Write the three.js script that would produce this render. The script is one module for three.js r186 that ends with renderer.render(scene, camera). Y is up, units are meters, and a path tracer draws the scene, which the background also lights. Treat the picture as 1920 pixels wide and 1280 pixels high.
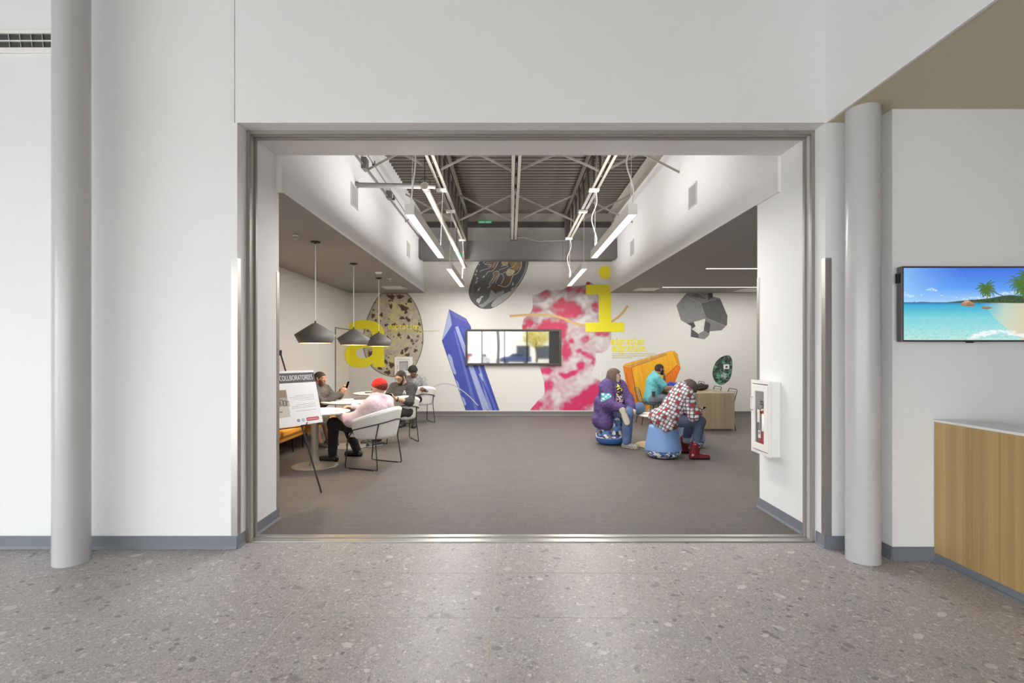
import * as THREE from 'three';
import { RoundedBoxGeometry } from 'three/addons/geometries/RoundedBoxGeometry.js';
import { mergeGeometries } from 'three/addons/utils/BufferGeometryUtils.js';
import { ImprovedNoise } from 'three/addons/math/ImprovedNoise.js';
import { RectAreaLightUniformsLib } from 'three/addons/lights/RectAreaLightUniformsLib.js';
RectAreaLightUniformsLib.init();

// ---------------------------------------------------------------- camera, sky, exposure
const scene = new THREE.Scene();
const EYE = 1.53;
const camera = new THREE.PerspectiveCamera(2 * Math.atan(640 / 960) * 180 / Math.PI, 1.5, 0.05, 200);
camera.position.set(0, EYE, 0);
camera.lookAt(0, EYE, -10);
camera.setViewOffset(1920, 1280, 4, -21, 1920, 1280);     // level camera with the lens shifted a little
const renderer = new THREE.WebGLRenderer({ antialias: true });
renderer.toneMapping = THREE.LinearToneMapping;
renderer.toneMappingExposure = 1.04;
renderer.shadowMap.enabled = true;
const SKY = 8.0;
scene.background = new THREE.Color().setRGB(0.93, 0.97, 1.0).multiplyScalar(SKY);   // bright overcast sky outside the glass front
const sun = new THREE.DirectionalLight(new THREE.Color().setRGB(1, 0.96, 0.88), 6);   // lights the street behind the camera
sun.position.set(-14, 22, -6); sun.target.position.set(0, 0, 24);
sun.castShadow = true; sun.shadow.radius = 2; sun.shadow.mapSize.set(2048, 2048);
Object.assign(sun.shadow.camera, { left: -30, right: 30, top: 30, bottom: -30, near: 1, far: 90 });
scene.add(sun, sun.target);
const L_PENDANT = 104, L_UP = 72, L_SLOT = 60, L_DOME = 2.2;

// ---------------------------------------------------------------- helpers
const perlin = new ImprovedNoise(), noise = (x, y, z) => perlin.noise(x + 50, y + 50, z + 50);
let seed = 7;
const rnd = () => { seed = (seed * 1664525 + 1013904223) >>> 0; return seed / 4294967296; };
const V = (x, y, d) => new THREE.Vector3(x, y, -d);        // d: metres in front of the camera
const taken = {};
const numbered = (name) => { const n = taken[name] = (taken[name] ?? -1) + 1; return n ? `${name}_${String(n).padStart(3, '0')}` : name; };
function prep(g) { const h = g.index ? g.toNonIndexed() : g; if (!h.attributes.uv) h.setAttribute('uv', new THREE.BufferAttribute(new Float32Array(h.attributes.position.count * 2), 2)); for (const k of Object.keys(h.attributes)) if (!['position', 'normal', 'uv'].includes(k)) h.deleteAttribute(k); return h; }
const merge = (list) => (list.length === 1 ? list[0] : mergeGeometries(list.map(prep)));
function obj(name, geos, mat, parent = scene) {
  const m = new THREE.Mesh(merge([].concat(geos)), mat);
  m.name = parent === scene ? numbered(name) : name;
  m.castShadow = m.receiveShadow = true; parent.add(m); return m;
}
function tag(o, label, category, group) { o.userData.label = label; o.userData.category = category; if (group) o.userData.group = group; return o; }
function thing(name, label, category, pos = [0, 0, 0], turn = 0, group) {
  const o = new THREE.Group(); o.name = numbered(name); o.position.set(...pos); o.rotation.y = turn; scene.add(o);
  return tag(o, label, category, group);
}
function dup(root, pos, turn, label, group) {
  const r = root.clone(); r.name = numbered(root.name.replace(/_\d{3}$/, '')); r.position.set(...pos); r.rotation.y = turn; scene.add(r);
  r.userData = { ...root.userData, label }; if (group) r.userData.group = group;
  return r;
}
function struct(name, geos, mat, label, parent = scene) { const o = obj(name, geos, mat, parent); if (parent === scene) { o.userData.kind = 'structure'; if (label) o.userData.label = label; } return o; }
// uv in metres from position, by the way a face points
function metric(g, s = 1, swap = false) {
  g = g.index ? g.toNonIndexed() : g;
  const p = g.attributes.position, uv = new Float32Array(p.count * 2), a = new THREE.Vector3(), b = new THREE.Vector3(), c = new THREE.Vector3(), n = new THREE.Vector3();
  for (let i = 0; i < p.count; i += 3) {
    a.fromBufferAttribute(p, i); b.fromBufferAttribute(p, i + 1); c.fromBufferAttribute(p, i + 2);
    n.copy(b).sub(a).cross(c.clone().sub(a)); const ax = Math.abs(n.x), ay = Math.abs(n.y), az = Math.abs(n.z);
    [a, b, c].forEach((v, k) => {
      let u, w; if (ay >= ax && ay >= az) { u = v.x; w = v.z; } else if (ax >= az) { u = v.z; w = v.y; } else { u = v.x; w = v.y; }
      if (swap) [u, w] = [w, u];
      uv[(i + k) * 2] = u * s; uv[(i + k) * 2 + 1] = w * s;
    });
  }
  g.setAttribute('uv', new THREE.BufferAttribute(uv, 2)); return g;
}
// box by its limits: x, y and depth
function bx(x0, x1, y0, y1, d0, d1, r = 0) {
  const w = Math.abs(x1 - x0), h = Math.abs(y1 - y0), t = Math.abs(d1 - d0);
  const g = r ? new RoundedBoxGeometry(w, h, t, 2, Math.min(r, w / 2.1, h / 2.1, t / 2.1)) : new THREE.BoxGeometry(w, h, t);
  return g.translate((x0 + x1) / 2, (y0 + y1) / 2, -(d0 + d1) / 2);
}
const cb = (w, h, t, x, y, z, r = 0) => (r ? new RoundedBoxGeometry(w, h, t, 3, Math.min(r, w / 2.1, h / 2.1, t / 2.1)) : new THREE.BoxGeometry(w, h, t)).translate(x, y, z);
const cyl = (r0, r1, h, x, y, z, n = 32) => new THREE.CylinderGeometry(r1, r0, h, n).translate(x, y + h / 2, z);
function bar(a, b, r, n = 8) {       // round bar between two points
  const d = b.clone().sub(a), g = new THREE.CylinderGeometry(r, r, d.length(), n);
  return g.applyQuaternion(new THREE.Quaternion().setFromUnitVectors(new THREE.Vector3(0, 1, 0), d.normalize())).translate((a.x + b.x) / 2, (a.y + b.y) / 2, (a.z + b.z) / 2);
}
function flatBar(a, b, w, t) {       // rectangular bar between two points
  const d = b.clone().sub(a), g = new THREE.BoxGeometry(w, d.length(), t);
  return g.applyQuaternion(new THREE.Quaternion().setFromUnitVectors(new THREE.Vector3(0, 1, 0), d.clone().normalize())).translate((a.x + b.x) / 2, (a.y + b.y) / 2, (a.z + b.z) / 2);
}
const tube = (pts, r, seg = 48, closed = false, tension = 0.5) => new THREE.TubeGeometry(new THREE.CatmullRomCurve3(pts, closed, 'catmullrom', tension), seg, r, 8, closed);
function bentTube(pts, r, bend = 0.04) { // polyline with rounded corners
  const path = new THREE.CurvePath(); let from = pts[0];
  for (let i = 1; i < pts.length - 1; i++) {
    const p = pts[i], a = p.clone().add(pts[i - 1].clone().sub(p).setLength(bend)), b = p.clone().add(pts[i + 1].clone().sub(p).setLength(bend));
    path.add(new THREE.LineCurve3(from, a)); path.add(new THREE.QuadraticBezierCurve3(a, p, b)); from = b;
  }
  path.add(new THREE.LineCurve3(from, pts[pts.length - 1]));
  return new THREE.TubeGeometry(path, pts.length * 14, r, 8, false);
}
const lathe = (pts, n = 40) => new THREE.LatheGeometry(pts.map(([r, y]) => new THREE.Vector2(r, y)), n);
function extrude(pts, depth, bevel = 0) { // outline in x, y; thickness towards the viewer
  const s = pts.curves ? pts : new THREE.Shape(pts.map(([x, y]) => new THREE.Vector2(x, y)));
  return new THREE.ExtrudeGeometry(s, { depth, bevelEnabled: bevel > 0, bevelSize: bevel, bevelThickness: bevel, bevelSegments: 2, curveSegments: 24 });
}
function rim(w, h, b, t, cx, cy, z0, bevel = 0.002) { // picture-frame ring in x, y with its back at z0
  const s = new THREE.Shape([[-w / 2, -h / 2], [w / 2, -h / 2], [w / 2, h / 2], [-w / 2, h / 2]].map(([x, y]) => new THREE.Vector2(x, y)));
  s.holes.push(new THREE.Path([[-w / 2 + b, -h / 2 + b], [-w / 2 + b, h / 2 - b], [w / 2 - b, h / 2 - b], [w / 2 - b, -h / 2 + b]].map(([x, y]) => new THREE.Vector2(x, y))));
  return new THREE.ExtrudeGeometry(s, { depth: t - 2 * bevel, bevelEnabled: true, bevelSize: bevel, bevelOffset: -bevel, bevelThickness: bevel, bevelSegments: 1 }).translate(cx, cy, z0 + bevel);
}
// textures
function canvas(w, h, draw, srgb = true) {
  const c = document.createElement('canvas'); c.width = w; c.height = h; const g = c.getContext('2d'); draw(g, w, h);
  const t = new THREE.CanvasTexture(c); if (srgb) t.colorSpace = THREE.SRGBColorSpace; t.wrapS = t.wrapT = THREE.RepeatWrapping; t.magFilter = THREE.LinearFilter; return t;
}
const rgb = (a, k = 1) => `rgb(${a.map((v) => Math.max(0, Math.min(255, Math.round(v * k)))).join(',')})`;
const M = (color, rough = 0.6, extra = {}) => new THREE.MeshPhysicalMaterial({ color: Array.isArray(color) ? new THREE.Color(rgb(color)) : color, roughness: rough, ...extra });
const glow = (r, g, b, k) => new THREE.MeshStandardMaterial({ color: 0x888888, emissive: new THREE.Color().setRGB(r, g, b), emissiveIntensity: k });
function speckle(g, w, h, n, size, tones, alpha = 1) {
  for (let i = 0; i < n; i++) {
    const x = rnd() * w, y = rnd() * h, s = size[0] + (size[1] - size[0]) * rnd() ** 2.2, k = 5 + Math.floor(rnd() * 4), rot = rnd() * 6.28, st = 0.45 + rnd() * 0.5;
    const t = tones[Math.floor(rnd() * tones.length)]; g.fillStyle = rgb(t, 0.93 + rnd() * 0.14); g.globalAlpha = alpha * (0.6 + 0.4 * rnd());
    const rr = Array.from({ length: k }, () => 0.65 + 0.45 * rnd());
    const ox1 = x < s ? w : x > w - s ? -w : 0, oy1 = y < s ? h : y > h - s ? -h : 0, offs = [[0, 0]]; if (ox1) offs.push([ox1, 0]); if (oy1) offs.push([0, oy1]);
    for (const [ox, oy] of offs) {
      g.beginPath();
      for (let j = 0; j < k; j++) { const a = j / k * 6.283, px = Math.cos(a) * s * rr[j], py = Math.sin(a) * s * st * rr[j]; g.lineTo(x + ox + px * Math.cos(rot) - py * Math.sin(rot), y + oy + px * Math.sin(rot) + py * Math.cos(rot)); }
      g.closePath(); g.fill();
    }
  }
  g.globalAlpha = 1;
}
// ---------------------------------------------------------------- materials of the building
const plaster = canvas(512, 512, (g, w, h) => { g.fillStyle = '#808080'; g.fillRect(0, 0, w, h); for (let i = 0; i < 9000; i++) { const v = 118 + rnd() * 20; g.fillStyle = `rgba(${v},${v},${v},.5)`; g.beginPath(); g.arc(rnd() * w, rnd() * h, 1 + rnd() * 3, 0, 7); g.fill(); } }, false);
const white = M([233, 233, 233], 0.62, { bumpMap: plaster, bumpScale: 0.0006 });
const innerWhite = M([220, 217, 211], 0.7, { bumpMap: plaster, bumpScale: 0.0006 });
const columnPaint = M([190, 190, 190], 0.25, { specularIntensity: 0.9 });
const khaki = M([208, 195, 168], 0.6);
const darkCeiling = M([150, 147, 144], 0.75);
const baseGrey = M([116, 120, 128], 0.45);
const baseGreyInner = M([112, 109, 107], 0.5);
const steel = M([186, 184, 180], 0.3, { metalness: 0.9 });
const steelPaint = M([150, 144, 135], 0.55);
const deckPaint = M([100, 94, 86], 0.5);
const beamPaint = M([98, 95, 92], 0.6);
const black = M([24, 23, 23], 0.45);
const blackGloss = M([14, 13, 14], 0.2);
const offWhite = M([236, 234, 229], 0.45);

// porcelain with stone chips, one sheet for 1.8 m
const chipTones = [[229, 223, 218], [204, 197, 192], [248, 244, 239], [182, 174, 169], [216, 205, 199]];
const stone = canvas(2048, 2048, (g, w, h) => {
  g.fillStyle = rgb([172, 165, 162]); g.fillRect(0, 0, w, h);
  for (let i = 0; i < 60; i++) { const t = [[183, 180, 176], [159, 152, 150], [176, 166, 163], [167, 165, 163]][i % 4]; g.globalAlpha = 0.35; g.fillStyle = rgb(t); g.beginPath(); g.ellipse(rnd() * w, rnd() * h, 60 + rnd() * 150, 50 + rnd() * 90, rnd() * 3, 0, 7); g.fill(); }
  g.globalAlpha = 1;
  speckle(g, w, h, 9000, [4, 20], [[155, 148, 144], [182, 176, 172], [166, 160, 156], [145, 138, 135]], 0.7);
  speckle(g, w, h, 30000, [1.5, 7], [[131, 124, 123], [147, 140, 137], [117, 112, 112]], 0.85);
  speckle(g, w, h, 24000, [1.5, 8], chipTones, 0.62);
  speckle(g, w, h, 3600, [4, 17], chipTones, 0.55);
  speckle(g, w, h, 300, [8, 28], [[122, 119, 117], [113, 111, 113], [135, 128, 125]], 0.85);
  speckle(g, w, h, 46, [18, 52], [[223, 216, 210], [210, 204, 200]], 0.8);
  speckle(g, w, h, 26, [18, 46], [[121, 119, 121], [129, 125, 124]], 0.8);
});
stone.repeat.set(1 / 1.8, 1 / 1.8);
const stoneTile = M(0xffffff, 0.42, { map: stone });
const grout = M([214, 208, 198], 0.8);
// woven dark floor covering
const weave = canvas(1024, 1024, (g, w, h) => {
  g.fillStyle = rgb([97, 91, 86]); g.fillRect(0, 0, w, h);
  for (let i = 0; i < 500; i++) { g.globalAlpha = 0.10; g.fillStyle = rgb(rnd() < 0.5 ? [118, 112, 106] : [78, 73, 70]); g.beginPath(); g.ellipse(rnd() * w, rnd() * h, 60 + rnd() * 160, 5 + rnd() * 16, 0, 0, 7); g.fill(); }
  for (let y = 0; y < h; y += 8) for (let x = 0; x < w; x += 16) { const o = (y / 8) % 2 ? 8 : 0; g.globalAlpha = 0.5; g.fillStyle = rgb(rnd() < 0.45 ? [124, 117, 110] : [74, 69, 66], 0.9 + 0.2 * rnd()); g.fillRect((x + o) % w, y, 11, 4); }
  g.globalAlpha = 0.35; for (let i = 0; i < 1500; i++) { g.fillStyle = rgb([140, 134, 126]); g.fillRect(rnd() * w, rnd() * h, 2 + rnd() * 5, 1.5); } g.globalAlpha = 1;
});
const weaveTex = weave.clone(); weaveTex.repeat.set(0.9, 0.9); weaveTex.needsUpdate = true;
const carpetMat = M(0xffffff, 0.62, { map: weaveTex, bumpMap: weaveTex, bumpScale: 0.002 });

// ---------------------------------------------------------------- plan, in metres
const DW = 4.0, XL = -2.13, XR = 2.465, HEAD = 3.326, DBACK = 12.5, SOFFIT = 2.99, DECK = 4.8, FL = -2.075, FR = 2.44, XROOML = -3.92, XROOMR = 7.2, LOBL = -8.5, LOBR = 8.0, DGLASS = -6.0, LOBTOP = 4.9;
const DJL = 4.72, DJR = 5.1, THICK = 0.66;

// lobby floor: porcelain tiles 1.19 x 0.6 m on a mortar bed
const floor = struct('floor', bx(LOBL - 0.2, LOBR + 0.2, -0.2, -0.0012, DGLASS - 0.1, 4.128), grout, 'polished grey stone-chip tile floor of the lobby');
const tileGeos = {};
for (let i = -8; i < 8; i++) for (let j = -1; j < 17; j++) {
  const x0 = -0.105 + i * 1.19, d1 = 4.156 - j * 0.6, a = Math.max(x0, LOBL), b = Math.min(x0 + 1.19, LOBR), c = Math.max(d1 - 0.6, DGLASS), e = Math.min(d1, 4.128);
  if (b - a < 0.05 || e - c < 0.02) continue;
  const g = metric(bx(a + 0.0025, b - 0.0025, -0.014, 0, c + 0.0025, e - 0.0025, 0));
  const q = g.attributes.uv, ox = ((i * 7 + j * 3 + 90) % 11) * 0.37, oy = ((i * 5 + j * 11 + 90) % 13) * 0.29; for (let k = 0; k < q.count; k++) q.setXY(k, q.getX(k) + ox, q.getY(k) + oy);
  obj('tile', g, stoneTile, floor);
}
// inner floor
struct('floor', metric(bx(XROOML - 0.2, XROOMR + 0.2, -0.2, 0, 4.29, DBACK + 0.2)), carpetMat, 'dark woven floor covering of the inner room');
const sill = thing('threshold', 'double aluminium threshold strip across the wide opening', 'threshold', [0, 0, 0]);
obj('strip', bx(XL - 0.03, XR + 0.03, -0.01, 0.010, 4.128, 4.19, 0.004), steel, sill);
obj('strip', bx(XL - 0.03, XR + 0.03, -0.01, 0.010, 4.235, 4.29, 0.004), steel, sill);
obj('groove', bx(XL - 0.03, XR + 0.03, -0.02, 0.003, 4.185, 4.24), steelPaint, sill);

// front wall of the lobby with the wide opening
struct('wall_front', [bx(LOBL - 0.2, -2.152, 0, LOBTOP, DW, DJL), bx(-2.152, XL, 0, HEAD, DW, DJL)], white, 'white lobby wall beside the wide opening');
struct('wall_front', bx(-2.1465, XR, HEAD, LOBTOP, DW, 4.66), white, 'white wall panel above the wide opening');
struct('wall_front', bx(-2.153, -2.145, HEAD, LOBTOP, DW + 0.012, 4.66), M([150, 150, 150], 0.7), 'thin shadow joint in the white lobby wall');
struct('wall_right', [bx(XR, 2.82, 0, LOBTOP, DW, DJR), bx(2.82, LOBR + 0.2, 0, LOBTOP, 3.776, DJR)], white, 'white lobby wall with the wall screen');
// low khaki ceiling at the right with a white fascia
struct('ceiling', bx(XR + 0.012, LOBR + 0.2, HEAD, HEAD + 0.2, DGLASS, DW), khaki, 'low khaki ceiling over the reception desk');
struct('wall_fascia', bx(XR, XR + 0.02, HEAD - 0.004, LOBTOP, DGLASS, DW), white, 'white fascia above the reception desk');
struct('ceiling', bx(LOBL - 0.2, XR + 0.05, LOBTOP, LOBTOP + 0.2, DGLASS - 0.2, DW + 0.8), M([130, 128, 126], 0.8), 'high grey ceiling of the lobby');
// lobby shell out of frame
struct('wall_right', bx(LOBR, LOBR + 0.2, 0, HEAD, DGLASS, 3.776), white, 'white end wall of the lobby');

// glass front behind the camera
const frameDark = M([70, 68, 66], 0.4);
const clear = new THREE.MeshPhysicalMaterial({ color: 0xffffff, transmission: 1, roughness: 0, thickness: 0, ior: 1.5 });
const GTOP = 3.15, GX = 2.4;
struct('wall_back', [bx(LOBL - 0.2, LOBR + 0.2, GTOP, LOBTOP, DGLASS - 0.2, DGLASS), bx(GX, LOBR + 0.2, 0, GTOP, DGLASS - 0.2, DGLASS)], white, 'white wall above the street windows');
struct('wall_left', [bx(LOBL - 0.2, LOBL, GTOP, LOBTOP, DGLASS, DW), bx(LOBL - 0.2, LOBL, 0, GTOP, 1.2, DW)], white, 'white wall above the side windows');
for (let i = 0; i < 8; i++) {
  const x0 = LOBL + i * (GX - LOBL) / 8, x1 = x0 + (GX - LOBL) / 8;
  const w = struct('window_' + (i + 1), [bx(x0, x0 + 0.04, 0, GTOP, DGLASS - 0.12, DGLASS), bx(x1 - 0.04, x1, 0, GTOP, DGLASS - 0.12, DGLASS), bx(x0, x1, 0, 0.1, DGLASS - 0.12, DGLASS), bx(x0, x1, GTOP - 0.06, GTOP, DGLASS - 0.12, DGLASS)], frameDark, 'tall street window of the glass front');
  obj('pane', new THREE.PlaneGeometry(x1 - x0 - 0.08, GTOP - 0.16).translate((x0 + x1) / 2, GTOP / 2 + 0.02, -DGLASS + 0.06), clear, w);
}
for (let i = 0; i < 6; i++) {
  const d0 = DGLASS + i * (1.2 - DGLASS) / 6, d1 = d0 + (1.2 - DGLASS) / 6;
  const w = struct('window_' + (i + 9), [bx(LOBL - 0.12, LOBL, 0, GTOP, d0, d0 + 0.04), bx(LOBL - 0.12, LOBL, 0, GTOP, d1 - 0.04, d1), bx(LOBL - 0.12, LOBL, 0, 0.1, d0, d1), bx(LOBL - 0.12, LOBL, GTOP - 0.06, GTOP, d0, d1)], frameDark, 'tall side window of the lobby');
  obj('pane', new THREE.PlaneGeometry(d1 - d0 - 0.08, GTOP - 0.16).rotateY(Math.PI / 2).translate(LOBL - 0.06, GTOP / 2 + 0.02, -(d0 + d1) / 2), clear, w);
}

// inner room shell
struct('wall_left', bx(XROOML - 0.2, XROOML, 0, SOFFIT + 0.1, DJL, DBACK), innerWhite, 'left wall of the inner room');
struct('wall_back', bx(XROOML - 0.2, XROOMR + 0.2, 0, DECK + 0.1, DBACK, DBACK + 0.2), innerWhite, 'mural wall at the back of the inner room');
struct('wall_right', bx(XROOMR, XROOMR + 0.2, 0, SOFFIT + 0.1, DJR, DBACK), innerWhite, 'right wall of the inner room');
struct('wall_fascia', bx(FL - 0.12, FL, SOFFIT + 0.004, DECK + 0.05, 4.66, DBACK), white, 'white bulkhead on the left of the high bay');
struct('wall_fascia', bx(FR, FR + 0.12, SOFFIT + 0.004, DECK + 0.05, 4.66, DBACK), white, 'white bulkhead on the right of the high bay');
struct('wall_front', bx(FL - 0.1, FR + 0.1, LOBTOP - 0.4, DECK + 0.2, 4.60, 4.66), white, 'upper wall above the opening inside');
struct('ceiling', bx(XROOML - 0.2, FL - 0.001, SOFFIT, SOFFIT + 0.1, DJL - 0.02, DBACK), darkCeiling, 'low dark ceiling over the cafe tables');
struct('ceiling', bx(FR + 0.001, XROOMR + 0.2, SOFFIT, SOFFIT + 0.1, DJR, DBACK), darkCeiling, 'low dark ceiling over the long wooden table');
// ribbed steel deck, ribs run across the bay
{
  const prof = []; let d = 4.4; const P = 0.152;
  prof.push([d, DECK]);
  while (d < 12.6) { prof.push([d + 0.036, DECK], [d + 0.046, DECK + 0.076], [d + 0.142, DECK + 0.076], [d + 0.152, DECK]); d += P; }
  const outline = [...prof, [d, DECK + 0.11], [4.4, DECK + 0.11]];
  const g = extrude(outline, FR - FL + 0.2).rotateY(Math.PI / 2).translate(FL - 0.1, 0, 0);
  struct('ceiling', new THREE.BufferGeometry().copy(g), deckPaint, 'ribbed painted steel roof deck of the high bay');
}

// baseboards
const bbProfile = (h) => [[0, 0], [0.016, 0], [0.012, 0.008], [0.006, 0.02], [0.005, h], [0, h]];
function baseboard(name, a, b, h, mat, label) { // along the wall from a to b (x, d), proud on the left-hand side of the way
  const A = V(a[0], 0, a[1]), B = V(b[0], 0, b[1]), len = A.distanceTo(B);
  const g = extrude(bbProfile(h), len);
  const dir = B.clone().sub(A).normalize();
  const up = new THREE.Vector3(0, 1, 0); g.applyMatrix4(new THREE.Matrix4().makeBasis(dir.clone().cross(up), up, dir.clone().negate())); g.translate(B.x, 0, B.z);
  return struct(name, g, mat, label);
}
baseboard('baseboard_left', [LOBL, DW], [XL, DW], 0.1, baseGrey, 'blue-grey rubber baseboard of the lobby wall');
baseboard('baseboard_jamb', [XL, DW], [XL, 4.12], 0.1, baseGrey, 'short baseboard on the left reveal');
baseboard('baseboard_jamb', [XL, 4.3], [XL, DJL], 0.1, baseGrey, 'baseboard on the left side of the opening');
baseboard('baseboard_jamb', [XR, DJR], [XR, 4.3], 0.1, baseGrey, 'baseboard on the right side of the opening');
baseboard('baseboard_jamb', [XR, 4.12], [XR, DW], 0.1, baseGrey, 'short baseboard on the right reveal');
baseboard('baseboard_right', [XR, DW], [2.82, DW], 0.1, baseGrey, 'baseboard behind the right column');
baseboard('baseboard_right', [2.82, DW], [2.82, 3.776], 0.1, baseGrey, 'baseboard of the wall return');
baseboard('baseboard_right', [2.82, 3.776], [3.14, 3.776], 0.1, baseGrey, 'baseboard under the wall screen');
baseboard('baseboard_back', [XROOML, DBACK], [XROOMR, DBACK], 0.1, baseGreyInner, 'grey baseboard below the mural');
baseboard('baseboard_room', [XROOML, DJL], [XROOML, DBACK], 0.1, baseGreyInner, 'grey baseboard of the left wall inside');

// metal door tracks in the opening
const trackDoor = M([146, 142, 137], 0.45, { metalness: 0.2 });
for (const [s, x] of [[1, XL], [-1, XR]]) {
  const t = thing('door_track', s > 0 ? 'grey metal door track on the left reveal of the opening' : 'grey metal door track on the right reveal of the opening', 'track', [x, 0, 0]);
  for (const d of [4.135, 4.235]) obj('rail', bx(0, s * 0.028, 0.0, HEAD, d, d + 0.03, 0.003), trackDoor, t);
  obj('channel', bx(0, s * 0.01, 0.0, HEAD, 4.16, 4.24), M([200, 198, 192], 0.4), t);
}
const topTrack = thing('door_track', 'grey metal door track along the head of the opening', 'track', [0, HEAD, 0]);
for (const d of [4.135, 4.235]) obj('rail', bx(XL, XR, -0.03, 0, d, d + 0.03, 0.003), trackDoor, topTrack);
obj('channel', bx(XL, XR, -0.012, 0, 4.16, 4.24), M([200, 198, 192], 0.4), topTrack);

// corner guards
function guard(x, d, sx, sd, y1, label) {
  const t = thing('corner_guard', label, 'corner guard', [x, 0, -d]);
  obj('plate', [cb(0.05, y1 - 0.1, 0.003, sx * 0.022, (y1 + 0.1) / 2, 0.0018 * sd), cb(0.003, y1 - 0.1, 0.05, -0.0018 * sx, (y1 + 0.1) / 2, -0.022 * sd)], steel, t);
}
guard(XL, DW, -1, 1, 2.27, 'brushed steel corner guard on the left front corner of the opening');
guard(XR, DW, 1, 1, 2.27, 'brushed steel corner guard on the front corner beside the right column');
guard(XL, DJL, -1, -1, 2.27, 'steel corner guard at the inner edge of the left reveal');
guard(XR, DJR, 1, -1, 2.27, 'steel corner guard at the inner edge behind the extinguisher cabinet');

// round columns
const col1 = obj('round_column', cyl(0.113, 0.113, LOBTOP, -3.21, 0, -3.75, 64), columnPaint); col1.userData = { kind: 'structure', label: 'tall round grey column before the left wall', category: 'column' };
const col2 = obj('round_column', cyl(0.112, 0.112, HEAD, 2.609, 0, -3.784, 64), columnPaint); col2.userData = { kind: 'structure', label: 'round grey column under the khaki ceiling', category: 'column' };
// ---------------------------------------------------------------- air grille high on the left wall
{
  const t = thing('air_grille', 'white double-slot air grille high on the left wall', 'vent', [0, 0, -DW]);
  const x0 = -4.9, x1 = -3.44, yA = 3.865, yB = 4.045;
  obj('frame', [bx(x0, x1, yA - 0.002, yA + 0.04, -0.018, 0, 0.004), bx(x0, x1, yB - 0.03, yB, -0.018, 0, 0.004), bx(x0, x1, 3.955, 3.963, -0.014, 0), bx(x1 - 0.02, x1, yA, yB, -0.018, 0, 0.004), bx(x0, x0 + 0.02, yA, yB, -0.018, 0, 0.004)], offWhite, t);
  obj('backing', bx(x0, x1, yA, yB, -0.002, -0.001), M([70, 70, 70], 0.8), t);
  for (let x = x0 + 0.02; x < x1 - 0.03; x += 0.087) obj('slat', new THREE.BoxGeometry(0.003, 0.11, 0.012).rotateY(0.5).rotateZ(0.12).translate(x + 0.02, 3.957, 0.008), offWhite, t);
}
// side vents on the bulkheads
const ventGrey = M([204, 203, 201], 0.5);
function sideVent(x, s, d, y, label) {
  const t = thing('wall_vent', label, 'vent', [x, y, -d]);
  obj('frame', [cb(0.012, 0.02, 0.28, s * 0.006, 0.14, 0), cb(0.012, 0.02, 0.28, s * 0.006, -0.14, 0), cb(0.012, 0.3, 0.02, s * 0.006, 0, 0.14), cb(0.012, 0.3, 0.02, s * 0.006, 0, -0.14)], ventGrey, t);
  for (let k = -6; k <= 6; k++) obj('slat', new THREE.BoxGeometry(0.004, 0.26, 0.016).rotateY(0.6 * s).translate(s * 0.007, 0, k * 0.02), ventGrey, t);
}
sideVent(FL, 1, 6.82, 3.61, 'larger-looking slatted vent on the left bulkhead near the opening');
sideVent(FL, 1, 10.45, 3.63, 'far slatted vent on the left bulkhead by the beam');
sideVent(FR, -1, 6.82, 3.62, 'near slatted vent on the right bulkhead');
sideVent(FR, -1, 10.2, 3.62, 'far slatted vent on the right bulkhead by the beam');

// ---------------------------------------------------------------- roof steel
const JX = [-1.05, 0.09, 1.34], JNAMES = ['on the left of the bay', 'over the middle of the bay', 'on the right of the bay'];
const webPaint = M([96, 91, 84], 0.6);
JX.forEach((x, i) => {
  const t = thing('steel_joist', 'open-web steel roof joist ' + JNAMES[i], 'joist', [x, 0, 0]);
  for (const s of [-1, 1]) {
    obj('bottom_chord', [bx(s * 0.012, s * 0.062, 4.1, 4.108, 4.7, 11.62), bx(s * 0.012, s * 0.02, 4.1, 4.15, 4.7, 11.62)], steelPaint, t);
    obj('top_chord', [bx(s * 0.012, s * 0.062, DECK - 0.012, DECK - 0.004, 4.7, 12.45), bx(s * 0.012, s * 0.02, DECK - 0.055, DECK - 0.004, 4.7, 12.45)], steelPaint, t);
  }
  for (let k = 0; k < 13; k++) {
    const d = 4.75 + k * 0.55, e = d + 0.55;
    obj('web', flatBar(V(0, 4.11, d), V(0, DECK - 0.02, d + 0.275), 0.032, 0.025), webPaint, t);
    obj('web', flatBar(V(0, DECK - 0.02, d + 0.275), V(0, 4.11, e), 0.032, 0.025), webPaint, t);
  }
  obj('seat_plate', bx(-0.09, 0.09, 4.08, DECK - 0.2, 11.62, 11.68), beamPaint, t);
  obj('hanger_post', [bx(-0.06, -0.045, 4.07, 4.62, 11.74, 11.8), bx(0.045, 0.06, 4.07, 4.62, 11.74, 11.8)], black, t);
});
const bays = [[FL, JX[0]], [JX[0], JX[1]], [JX[1], JX[2]], [JX[2], FR]];
[7.34, 10.15].forEach((d, k) => bays.forEach(([a, b], i) => {
  const t = thing('cross_brace', `${k ? 'far' : 'near'} diagonal brace pair in the ${['leftmost', 'second', 'third', 'rightmost'][i]} joist bay`, 'brace', [0, 0, -d]);
  obj('rod', flatBar(new THREE.Vector3(a, 4.12, 0.02), new THREE.Vector3(b, 4.68, 0.02), 0.032, 0.01), steelPaint, t);
  obj('rod', flatBar(new THREE.Vector3(a, 4.68, -0.02), new THREE.Vector3(b, 4.12, -0.02), 0.032, 0.01), steelPaint, t);
}));
const gird = thing('steel_beam', 'deep grey painted beam crossing in front of the mural', 'beam', [0, 0, -11.62]);
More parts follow.
